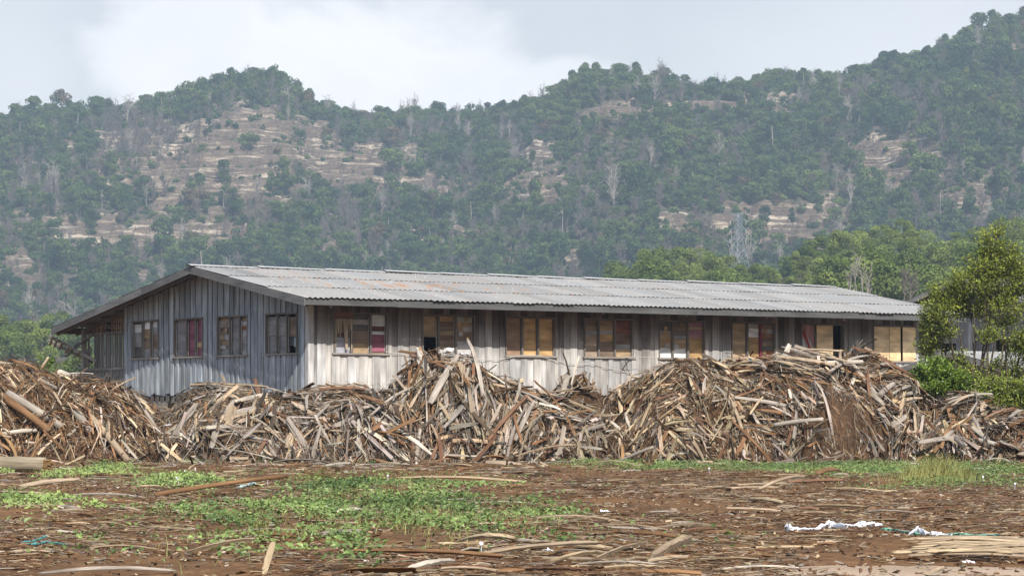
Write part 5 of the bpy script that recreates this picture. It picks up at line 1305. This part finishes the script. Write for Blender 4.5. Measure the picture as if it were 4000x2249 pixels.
gpiece('slab', 1300, 2010, 1420, 1995, 22, 'pale', 'curled pale peel at the left edge of the big green patch', 'bark sheet', 'bark_sheet', bend=.10)
gpiece('slab', 1260, 2086, 1410, 2080, 30, 'grey', 'broad grey peel half sunk in the green patch', 'bark sheet', 'bark_sheet')
gpiece('slab', 735, 2155, 990, 2105, 12, 'straw', 'long pale yellow strip slanting below the green leaves', 'bark strip', 'bark_strip')
gpiece('slab', 2330, 2180, 2520, 2120, 8, 'tan', 'thin tan stick slanting at the bottom centre right', 'stick', 'stick')
gpiece('slab', 2550, 2175, 2690, 2105, 30, 'tan', 'splintered tan branch stub lying at the lower centre right', 'branch', 'broken_branch', th=.06)
gpiece('slab', 2935, 1948, 3060, 1975, 20, 'straw', 'pale broad splinter lying before the far green strip', 'wood slab', 'wood_slab')
gpiece('slab', 3180, 1975, 3385, 1980, 8, 'straw', 'straight straw-coloured lath in the right of the yard', 'lath', 'wooden_lath')
gpiece('slab', 2970, 1908, 3140, 1862, 12, 'tan', 'curved tan branch by the dark bark scrap', 'branch', 'broken_branch', bend=.06)
gpiece('slab', 3080, 1882, 3290, 1874, 12, 'red', 'reddish bark strip lying before the far green strip', 'bark strip', 'bark_strip')
gpiece('slab', 3190, 1850, 3280, 1838, 26, 'brown', 'curled dark brown bark scrap on the soil crest', 'bark scrap', 'bark_scrap', bend=.05)
gpiece('slab', 300, 1945, 5, 1920, 10, 'tan', 'long tan strip at the left edge of the yard', 'bark strip', 'bark_strip')
gpiece('slab', 2150, 2195, 2390, 2165, 14, 'straw', 'curved straw-coloured peel near the bottom centre', 'bark strip', 'bark_strip', bend=.04)
gpiece('slab', 1600, 2222, 1760, 2190, 26, 'pale', 'short pale bark sheet at the bottom centre', 'bark sheet', 'bark_sheet')
# strips standing or leaning near the bottom edge
def standing(xb, yb, xt, yt, wpx, cn, label, nm='standing_splinter'):
    a = gpt(xb, yb); b = np.array(at(xt, yt, a[1]+.3)); rg = np.random.default_rng(int(xb)); me = slab_mesh('slab', np.linalg.norm(b-a)*1.05, wpx/F*a[1], .012, .03, rg, np.array(PAL[cn]), .1)
    o = link(nm, me); place(o, (a+b)/2, b-a, (0, -1, .1)); tag(o, label, 'splinter')
standing(1030, 2244, 1066, 2122, 26, 'straw', 'pale yellow splintered strip leaning upright at the bottom left')
standing(200, 2075, 196, 2036, 14, 'dark', 'short dark stub standing in the litter at the left')
standing(3395, 2249, 3402, 2205, 9, 'brown', 'short brown stub standing at the bottom right')
standing(3360, 2249, 3362, 2222, 12, 'red', 'broken reddish stub at the bottom right edge')
standing(3600, 2249, 3680, 2214, 12, 'tan', 'leaning tan stick at the bottom right beside the track')
# the big log
a = gpt(-190, 1818, .16); b = gpt(208, 1812, .17); b[1] = a[1]-.6; 
big = empty('big_log', (a+b)/2); rg = np.random.default_rng(3)
me = log_mesh('trunk', np.linalg.norm(b-a), .185, .18, rg, np.array((.42, .35, .25)), PAL['tan'], .03); o = link('trunk', me, big); T = Vector(b-a).normalized(); S_ = Vector((0, 0, 1)).cross(T).normalized(); N_ = T.cross(S_)
o.matrix_local = Matrix((T, S_, N_)).transposed().to_4x4()
sp = MB()
for q in range(70):
    th = rg.uniform(0, 6.28); r_ = .15*math.sqrt(rg.random()); q0 = T*float(np.linalg.norm(b-a)/2-.05)+S_*r_*math.cos(th)+N_*r_*math.sin(th); q1 = q0+T*rg.uniform(.08, .3)+Vector(rg.normal(0, .02, 3)); sp.beam(q0, q1, rg.uniform(.015, .05), .012, np.array((.62, .40, .18))*rg.uniform(.6, 1.15))
sp.build('splintered_end', M['heapobj'], big)
tag(big, 'big pale tree trunk lying at the left with an orange splintered end', 'log')
standing(140, 1795, 300, 1672, 10, 'grey', 'long thin bent strip leaning over the big log', 'leaning_strip')
# pale lath bundle at the right edge
lb_ = 0
rg = np.random.default_rng(8)
for q in range(46):
    X_ = rg.uniform(3690, 4040); Y_ = rg.uniform(2105, 2172); me = SL[('straw', 'tan')[q % 3 == 0], 2][0]; o = link('pale_lath', me); p_ = gpt(X_, Y_, .03+.05*rg.random()); a_ = rg.normal(-.05, .28); sc = rg.uniform(.22, .42)
    place(o, p_, (math.cos(a_), math.sin(a_), rg.normal(0, .03)), (rg.normal(0, .2), -.5, 1), (sc, sc*.8, sc*.5)); tag(o, 'pale flat lath in the scattered bundle beside the green plastic strip', 'lath', 'pale laths in the scattered bundle')

# ------------------------------------------------------------------ creeping plants
def leaves_arr(P, D, Up, L, W, rng, fold=.25, shape=0):
    """pointed leaves, two quads folded along the midrib"""
    n = len(P); D = D/np.linalg.norm(D, axis=1)[:, None]; S_ = np.cross(D, Up); S_ /= np.linalg.norm(S_, axis=1)[:, None]+1e-9; N_ = np.cross(S_, D)
    L = L[:, None]; W = W[:, None]
    base = P; tip = P+D*L-N_*L*.12; mid = P+D*L*.42
    l_ = mid+S_*W/2+N_*W*fold; r_ = mid-S_*W/2+N_*W*fold
    V = np.stack([base, l_, tip, r_, mid], 1).reshape(-1, 3); b = np.arange(n)*5
    Q = np.concatenate([np.stack([b, b+4, b+2, b+1], -1), np.stack([b, b+3, b+2, b+4], -1)])
    return V, Q
PATCH = [  # px, py, rx, ry, density
    ('the broad green patch left of centre', [(900, 2040, 330, 60, 1), (1250, 2060, 420, 90, .9), (1500, 1935, 330, 52, 1.1), (1700, 1975, 260, 40, 1.0), (1650, 2060, 350, 60, .95), (1250, 1990, 200, 45, .8), (2100, 1990, 160, 36, 1.0), (2000, 2100, 260, 40, .5), (1150, 2130, 250, 50, .45), (1450, 2190, 150, 40, .5)], 190, 'large creeping vine patch with arrow-shaped leaves left of centre'),
    ('far right strip', [(2450, 1812, 260, 7, .9), (2800, 1822, 330, 14, 1.1), (3150, 1815, 330, 26, 1.1), (3500, 1840, 300, 32, 1.0), (3850, 1850, 300, 40, 1.0), (3700, 1880, 300, 20, .9)], 260, 'long green creeper strip at the foot of the right heap'),
    ('upper left', [(700, 1880, 150, 30, 1), (760, 1910, 110, 26, .8), (440, 1825, 130, 22, .7), (240, 1855, 90, 18, .8), (1000, 1960, 200, 30, .35)], 190, 'yellowish green creeper patch above the long brown pole'),
    ('left edge', [(60, 1960, 120, 34, .8), (230, 1975, 110, 32, 1.0), (340, 2010, 80, 16, .6), (20, 1830, 30, 14, .8), (140, 2035, 70, 14, .5), (370, 2085, 110, 12, .3)], 190, 'bright yellow-green creeper patch at the left edge'),
    ('heap foot', [(780, 1801, 110, 9, .9), (1010, 1803, 90, 10, 1.0), (1440, 1806, 110, 9, 1.0)], 220, 'thin line of small leaves along the foot of the centre heap'),
    ('sparse', [(1300, 1900, 900, 60, .10), (2500, 2080, 500, 60, .05), (600, 2110, 500, 60, .07)], 190, 'stray single creeper leaves scattered over the litter')]
rng = np.random.default_rng(17)
for pi_, (nm_, bl, dens_, lab) in enumerate(PATCH):
    x, y = ground_pts(330000, 22, 80, rng, 1.05); X_ = CX+F*x/y; Y_ = HY+F*(CAMZ-.03)/y; pr = np.zeros(len(x))
    for px_, py_, rx, ry, am in bl: pr = np.maximum(pr, am*np.exp(-(((X_-px_)/rx)**2+((Y_-py_)/ry)**2)**1.5*.9))
    nn_ = fbm(x/.5, y/1.1, 4, 300+pi_); pr = pr*sstep(nn_, .44, .58)*1.3*(dens_/260)
    ok = rng.random(len(x)) < pr*.95; x, y, X_, pr = x[ok], y[ok], X_[ok], pr[ok]; n_ = len(x)
    h = rng.uniform(.0, .13, n_)*np.clip(pr*1.5, .3, 1); P = np.stack([x, y, gz(x, y)+.015+h], -1)
    a_ = rng.uniform(0, 2*np.pi, n_); D = np.stack([np.cos(a_), np.sin(a_), rng.normal(.25, .5, n_)], -1); Up = np.stack([rng.normal(0, .45, n_), rng.normal(-.35, .45, n_), np.ones(n_)], -1)
    L = rng.uniform(.038, .09, n_)*(.8 if nm_ in ('far right strip', 'heap foot') else 1.0); V, Q = leaves_arr(P, D, Up, L, L*rng.uniform(.40, .75, n_), rng)
    c_ = np.clip(fbm(x/1.5, y/3., 3, 88)*1.1-.15+rng.normal(0, .16, n_)+(.25 if nm_ in ('left edge', 'upper left') else 0), 0, 1)
    o = link('creeping_vine' if nm_ != 'sparse' else 'stray_leaves', mesh_np('creeping_vine', V, Q, M['vine'], np.repeat(np.repeat(c_[:, None], 3, 1), 5, 0)))
    tag(o, lab, 'ground cover', 'creeping vines on the yard', 'stuff'); print(nm_, n_)
# thin dry grass among the creepers
rng = np.random.default_rng(19); x, y = ground_pts(200000, 23, 78, rng, 1.03); X_ = CX+F*x/y; Y_ = HY+F*(CAMZ-.03)/y; pr = np.zeros(len(x))
for nm_, bl, dens_, lab in PATCH[:4]:
    for px_, py_, rx, ry, am in bl: pr = np.maximum(pr, am*np.exp(-(((X_-px_)/rx)**2+((Y_-py_)/ry)**2)))
ok = rng.random(len(x)) < pr*.35*sstep(fbm(x/.8, y/1.6, 3, 401), .42, .62); x, y = x[ok], y[ok]; n_ = len(x)
b0 = np.stack([x, y, gz(x, y)-.01], -1); h_ = rng.uniform(.05, .22, n_); a_ = rng.uniform(0, 6.28, n_); ln = rng.uniform(.1, .8, n_)*h_
off = lambda t_: np.stack([np.cos(a_)*ln*t_**1.7, np.sin(a_)*ln*t_**1.7, h_*(t_-.25*t_**3)], -1); wd_ = np.tile((.0035, 0, 0), (n_, 1))
V = np.stack([b0-wd_, b0+wd_, b0+off(.5)-wd_*.7, b0+off(.5)+wd_*.7, b0+off(1.)-wd_*.15, b0+off(1.)+wd_*.15], 1).reshape(-1, 3); b_ = np.arange(n_)*6
Q = np.concatenate([np.stack([b_, b_+1, b_+3, b_+2], -1), np.stack([b_+2, b_+3, b_+5, b_+4], -1)]); c_ = np.clip(rng.normal(.55, .28, n_), 0, 1)
tag(link('yard_grass', mesh_np('yard_grass', V, Q, M['grass'], np.repeat(np.repeat(c_[:, None], 3, 1), 6, 0))), 'thin dry grass blades growing through the creepers', 'grass', None, 'stuff'); print('grass', n_)
# pale flowers on the vines
fl = [(763, 1848), (722, 1858), (697, 1898), (690, 1888), (1515, 1880), (1880, 2174), (2755, 1805), (3045, 1800), (3130, 1787), (3190, 1806), (2590, 1822), (2770, 1850), (3310, 1802), (3500, 1803), (3745, 1800), (3840, 1885), (3965, 1915), (1045, 1900)]
for q, (X_, Y_) in enumerate(fl):
    p_ = gpt(X_, min(Y_+3, 2200), .0); mb = MB(); r_ = .02; P = [(0, 0, 0)]+[(r_*math.cos(k*math.pi/5)*(1 if k % 2 else .8), -.012, r_*math.sin(k*math.pi/5)*(1 if k % 2 else .8)) for k in range(10)]
    mb.add(P, [(0, 1+(2*k) % 10, 1+(2*k+1) % 10, 1+(2*k+2) % 10) for k in range(5)], (.8, .8, .8))
    mb.tube([(0, 0, 0), (0, .01, -.05), (0, .02, -.10)], .004, (.2, .4, .1), 4)
    o = mb.build('vine_flower', M['flower']); o.location = p_+np.array((0, 0, .13)); nz_ = 'beside the long brown pole' if X_ < 1100 else 'in the long green strip at the right' if X_ > 2400 else 'at the edge of the broad green patch'
    tag(o, 'small pale violet flower %s' % nz_, 'flower', 'vine flowers %s' % nz_)
# grass tufts
def tuft(X_, Y_, wpx, hpx, n_, label, dry, seed, nm='grass_tuft'):
    rg = np.random.default_rng(seed); p0 = gpt(X_, Y_); k_ = p0[1]/F; w_, h_ = wpx*k_, hpx*k_; Vv, Qq, Cc = [], [], []
    for q in range(n_):
        b_ = np.array((rg.normal(0, w_*.28), rg.normal(0, w_*.22), -.02)); a_ = rg.uniform(0, 6.28); l_ = h_*rg.uniform(.35, 1.1)*math.exp(-(b_[0]/w_)**2*2.2); ln = rg.uniform(.1, .75)*l_; wd = .006+.004*rg.random(); s_ = np.array((-math.sin(a_), math.cos(a_), 0))*wd
        s_ = np.array((wd, 0, 0))*.8+s_*.4
        i0 = len(Vv)
        for t_ in (0, .35, .7, 1): c__ = b_+np.array((math.cos(a_)*ln*t_**1.8, math.sin(a_)*ln*t_**1.8, l_*(t_-.28*t_**3))); f_ = (1-t_*.85); Vv += [c__-s_*f_, c__+s_*f_]
        v_ = min(1, max(0, rg.normal(dry, .25))); Cc += [(v_,)*3]*8
        Qq += [(i0+2*k__, i0+2*k__+1, i0+2*k__+3, i0+2*k__+2) for k__ in range(3)]
    o = link(nm, mesh_np(nm, Vv, np.array(Qq), M['grass'], Cc)); o.location = p0; tag(o, label, 'grass tuft')
tuft(1770, 1806, 190, 95, 700, 'tall pale grass tuft growing at the foot of the centre heap', .55, 1)
tuft(3660, 1872, 240, 150, 520, 'big dry green grass tuft in the right of the green strip', .9, 2)
tuft(3760, 1885, 140, 80, 500, 'drier straw-coloured tuft right of the big grass tuft', .9, 3)
tuft(1240, 1865, 120, 26, 420, 'low green grass tuft above the long brown pole', .2, 4)
tuft(3560, 1870, 110, 60, 260, 'thin pale tuft left of the big grass tuft', .8, 5)
tuft(1010, 2085, 90, 95, 110, 'thin yellowish grass blades inside the broad green patch', .7, 6)
tuft(1865, 2165, 50, 70, 60, 'few green grass blades beside the violet flower at the bottom', .3, 7)

# ------------------------------------------------------------------ cloth, plastic and paper on the ground
def ribbon(name, pts, wpx, mat, label, cat, seed, lift=.03, crump=.5):
    rg = np.random.default_rng(seed); P = []; 
    y0 = np.mean([gpt(x_, y_)[1] for x_, y_ in pts])
    for x_, y_ in pts:
        g_ = gpt(x_, y_+4); yy = y0+(g_[1]-y0)*.35; p_ = np.array(at(x_, y_, yy)); p_[2] = max(p_[2], float(gz(p_[0], yy))+.02); P.append(p_)
    P = np.array(P)+np.array((0, -.3, .02)); t_ = np.linspace(0, len(P)-1, len(P)*8); C_ = np.stack([np.interp(t_, np.arange(len(P)), P[:, k]) for k in range(3)], 1)
    wd = np.interp(t_, np.arange(len(P)), wpx)*y0/F; n_ = len(C_); Vv = []
    for i_ in range(n_):
        for j_ in range(7):
            q = j_/6-.5; ph = i_*.55
            Vv.append(C_[i_]+np.array((rg.normal(0, .006), q*wd[i_]*.9*math.cos(ph*.3)+rg.normal(0, .01), abs(q*wd[i_]*1.5+crump*wd[i_]*.4*math.sin(ph+j_*1.9))+rg.normal(0, .004))))
    Q = [(i_*7+j_, i_*7+j_+1, i_*7+7+j_+1, i_*7+7+j_) for i_ in range(n_-1) for j_ in range(6)]
    o = link(name, mesh_np(name, Vv, np.array(Q), mat, smooth=True)); md = o.modifiers.new('th', 'SOLIDIFY'); md.thickness = .004; tag(o, label, cat); return o
zc = lambda x_, y_: (2500+x_/1.717, 1500+y_/1.717)
ribbon('white_cloth', [zc(955, 1000), zc(985, 1010), zc(1050, 990), zc(1150, 992), zc(1220, 975), zc(1270, 975), zc(1350, 990), zc(1440, 1000), zc(1500, 992), zc(1600, 970)], [34, 34, 10, 9, 30, 34, 20, 14, 22, 12], M['cloth'], 'crumpled white cloth strip lying at the lower right of the yard', 'cloth', 1)
ribbon('white_cloth', [zc(1425, 960), zc(1480, 955), zc(1540, 965), zc(1600, 965)], [16, 22, 12, 8], M['cloth'], 'loose loop of white cloth over the middle of the strip', 'cloth', 2)
ribbon('white_cloth', [zc(1780, 1020), zc(1840, 1005), zc(1880, 1020), zc(1950, 1035), zc(2060, 1045)], [12, 32, 22, 18, 6], M['cloth'], 'knotted white cloth caught on the green plastic strip', 'cloth', 3)
ribbon('green_plastic_strip', [zc(1590, 978), zc(1690, 990), zc(1790, 1012), zc(1900, 1040), zc(2050, 1045), zc(2200, 1040), zc(2380, 1018)], [6, 8, 10, 11, 11, 7, 2], M['greencloth'], 'torn green plastic strip trailing right of the white cloth', 'plastic strip', 4, crump=.9)
ribbon('green_plastic_strip', [zc(1940, 1082), zc(2000, 1055), zc(2080, 1035)], [5, 7, 4], M['greencloth'], 'short green plastic shred under the knotted cloth', 'plastic strip', 14, crump=.9)
ze = lambda x_, y_: (x_/1.84, 1650+y_/1.84)
ribbon('teal_plastic_strip', [ze(155, 930), ze(250, 880), ze(330, 840), ze(365, 822)], [7, 7, 5, 3], M['teal'], 'frayed teal plastic strip at the bottom left, upper strand', 'plastic strip', 5, crump=.9)
ribbon('teal_plastic_strip', [ze(230, 935), ze(300, 900), ze(370, 868), ze(440, 880), ze(520, 898)], [5, 8, 8, 6, 3], M['teal'], 'frayed teal plastic strip at the bottom left, lower arched strand', 'plastic strip', 6, crump=.9)
ribbon('blue_rag', [ze(1715, 505), ze(1770, 485), ze(1830, 452), ze(1850, 448)], [8, 14, 16, 8], M['bluerag'], 'pale blue rag lying at the end of the long brown pole', 'rag', 7)
for q, (X_, Y_, s_, lb_) in enumerate([(3782, 2202, 44, 'white crumpled paper by the dirt track at the bottom right'), (2362, 2002, 34, 'grey-white plastic scrap on bare soil right of the green patch'), (1430, 2196, 20, 'white plastic scrap at the bottom left of centre'), (1350, 1845, 14, 'small white scrap before the centre heap'), (2140, 2158, 40, 'white paper strip among the peels at the bottom centre'), (3105, 1982, 16, 'small white paper scrap in the right of the yard'), (655, 1663, 26, 'white package scrap in the dip of the left heap'), (1393, 1802, 16, 'white petal-like scrap at the foot of the centre heap'), (1920, 2176, 14, 'grey plastic scrap beside the violet flower')]):
    rg = np.random.default_rng(900+q); p_ = gpt(X_, Y_, .01) if Y_ > 1700 else np.array(at(X_, Y_, on_face(X_, Y_)-.35)); w_ = s_/F*p_[1]; n_ = 7; Vv = []
    for i_ in range(n_):
        for j_ in range(n_): a_, b_ = i_/(n_-1)-.5, j_/(n_-1)-.5; Vv.append((a_*w_+rg.normal(0, w_*.05), b_*w_*.8+rg.normal(0, w_*.05), abs(rg.normal(0, w_*.14))+.01))
    Q = [(i_*n_+j_, (i_+1)*n_+j_, (i_+1)*n_+j_+1, i_*n_+j_+1) for i_ in range(n_-1) for j_ in range(n_-1)]
    o = link('paper_scrap', mesh_np('paper_scrap', Vv, np.array(Q), M['cloth'])); o.location = p_; md = o.modifiers.new('th', 'SOLIDIFY'); md.thickness = .003; tag(o, lb_, 'scrap')

# ------------------------------------------------------------------ leafy tree and bushes at the right
rng = np.random.default_rng(23)
TD = 98.
def leafy(name, base_px, lobes_px, depth, ntw, lpt, leafL, mat, label, cat, stems, leafmat, seed, branchmat, twl=.5, droop=0., tone=0.):
    rg = np.random.default_rng(seed); root_ = empty(name, at(base_px[0], HY, depth)); root_.location.z = -.1; o0 = np.array(root_.location); k_ = depth/F
    lob = [(np.array(at(x_, y_, depth+dy_))-o0, rx*k_, rz_*k_) for x_, y_, dy_, rx, rz_ in lobes_px]
    mb = MB(); ends = []
    for si, (bx, tips) in enumerate(stems):
        b0 = np.array(((bx-base_px[0])*k_, rg.normal(0, .15), -.1))
        for li in tips:
            c_, rx, rz_ = lob[li]; m1 = b0+(c_-b0)*.35+np.array((0, 0, .35))+rg.normal(0, .12, 3); m2 = b0+(c_-b0)*.7+rg.normal(0, .12, 3)
            mb.tube([b0, m1, m2, c_+np.array((0, 0, rz_*.4))], [.055, .04, .026, .008], (.5,)*3, 6)
    ww = np.array([l[1]*l[2] for l in lob]); ww /= ww.sum(); kk = rg.choice(len(lob), ntw, p=ww); P, D, U = [], [], []
    cc = []
    for q in range(ntw):
        c_, rx, rz_ = lob[kk[q]]; u_ = rg.normal(0, 1, 3); u_ /= np.linalg.norm(u_); r_ = rg.uniform(.35, 1.05)**.6; e_ = c_+u_*np.array((rx, rx*.9, rz_))*r_
        dr_ = u_*np.array((1, 1, .6))+np.array((0, 0, .7-droop))+rg.normal(0, .3, 3); dr_ /= np.linalg.norm(dr_); l_ = twl*rg.uniform(.5, 1.2)
        if q % 3 == 0: mb.tube([e_-dr_*l_*.9+(c_-e_)*.25, e_-dr_*l_*.2, e_+dr_*l_*.5], [.010, .006, .003], (.5,)*3, 3, False)
        t_ = rg.uniform(-.5, .6, lpt); pp_ = e_+dr_*(t_*l_)[:, None]+rg.normal(0, .03, (lpt, 3)); dd_ = dr_*.7+rg.normal(0, .75, (lpt, 3)); dd_[:, 2] -= droop
        P.append(pp_); D.append(dd_); U.append(rg.normal(0, .6, (lpt, 3))+np.array((.1, -.5, .8))); cc.append(np.clip(rg.normal(.38+tone+.12*u_[2], .22)+rg.normal(0, .16, lpt), 0, 1))
    P, D, U = map(np.concatenate, (P, D, U)); L = leafL*rg.uniform(.65, 1.25, len(P)); V, Q = leaves_arr(P, D, U, L, L*rg.uniform(.32, .5, len(P)), rg, .15); c_ = np.concatenate(cc)
    link('crown', mesh_np('crown', V, Q, leafmat, np.repeat(np.repeat(c_[:, None], 3, 1), 5, 0)), root_); mb.build('trunk', branchmat, root_); tag(root_, label, cat); return root_
LB = [(3872, 965, 0, 55, 62), (3845, 1050, 0, 78, 60), (3790, 1110, -.3, 80, 55), (3900, 1120, .3, 85, 70), (3720, 1160, 0, 70, 52), (3680, 1225, -.3, 62, 50), (3645, 1300, 0, 50, 50), (3790, 1200, .4, 80, 50), (3920, 1220, 0, 80, 60),
      (3640, 1225, .2, 45, 45), (3625, 1360, .2, 42, 42), (3710, 1300, -.3, 36, 26), (3860, 1310, -.4, 42, 30), (3985, 1100, .3, 60, 70), (3975, 1330, 0, 60, 52), (3750, 1400, .2, 34, 22), (3700, 1440, 0, 44, 28), (3880, 1420, 0, 36, 22), (3790, 1480, -.2, 70, 40), (3960, 1440, .3, 60, 50), (4070, 1000, .4, 60, 60), (4090, 1200, .2, 90, 90), (3900, 900, 0, 22, 22), (3660, 1150, .2, 36, 30), (4060, 1350, 0, 80, 80), (3940, 1020, .2, 50, 60)]
leafy('leafy_tree', (3860, 1590), LB, TD, 4500, 9, .095, None, 'leafy green multi-stemmed tree at the right hiding the end of the shed', 'tree',
      [(3835, [0, 1, 7, 12]), (3860, [3, 13, 8, 22, 17]), (3820, [4, 5, 9, 2, 23]), (3800, [6, 10, 11, 15, 16]), (3900, [14, 19, 20, 21, 24, 25, 18])], M['treeleaf'], 5, M['bark'])
leafy('glossy_bush', (3660, 1530), [(3640, 1460, 0, 62, 42), (3690, 1480, .2, 70, 46), (3590, 1490, 0, 40, 30), (3740, 1500, .1, 52, 36), (3660, 1430, .2, 30, 26), (3640, 1520, -.1, 80, 28)], 92.5, 420, 9, .17, None, 'bright glossy green bush below the corner of the shed', 'bush', [(3640, [0, 2, 4]), (3680, [1, 3, 5])], M['bushleaf'], 6, M['bark'], .35, -.2, .22)
leafy('dark_shrub', (3880, 1600), [(3850, 1540, 0, 70, 42), (3920, 1520, .2, 80, 52), (3990, 1540, 0, 70, 50), (3830, 1580, -.1, 60, 26), (3900, 1575, -.2, 90, 30), (3980, 1580, 0, 80, 30), (4080, 1540, 0, 80, 60)], 94., 850, 9, .12, None, 'dense dark green shrub at the foot of the leafy tree', 'bush', [(3860, [0, 3]), (3920, [1, 4]), (3990, [2, 5, 6])], M['treeleaf'], 7, M['bark'], .35, 0, -.05)
leafy('banana_plant', (190, 1440), [(192, 1412, 0, 12, 22), (168, 1425, 0, 14, 12), (216, 1428, 0, 14, 12)], 105., 12, 5, .2, None, 'small banana-like plant behind the left heap', 'plant', [(192, [0, 1, 2])], M['bushleaf'], 8, M['bark'], .3, 0, .3)

# ------------------------------------------------------------------ haze: the air between here and the mountain
hv = MB(); hv.box((-1400, -60, -2.0), (1400, 2820, 470), (1, 1, 1)); 
m = bpy.data.materials.new('haze'); m.use_nodes = True; m.node_tree.nodes.clear(); t = NT(m.node_tree); out = t.node('ShaderNodeOutputMaterial'); pv = t.node('ShaderNodeVolumePrincipled')
pv.inputs['Color'].default_value = (.62, .80, 1.0, 1); pv.inputs['Density'].default_value = .00017; pv.inputs['Anisotropy'].default_value = .0
t.l.new(pv.outputs[0], out.inputs['Volume'])
me = hv.mesh('haze', m); tag(link('haze', me), kind='stuff', label='thin pale blue haze lying before the mountain', cat='haze')
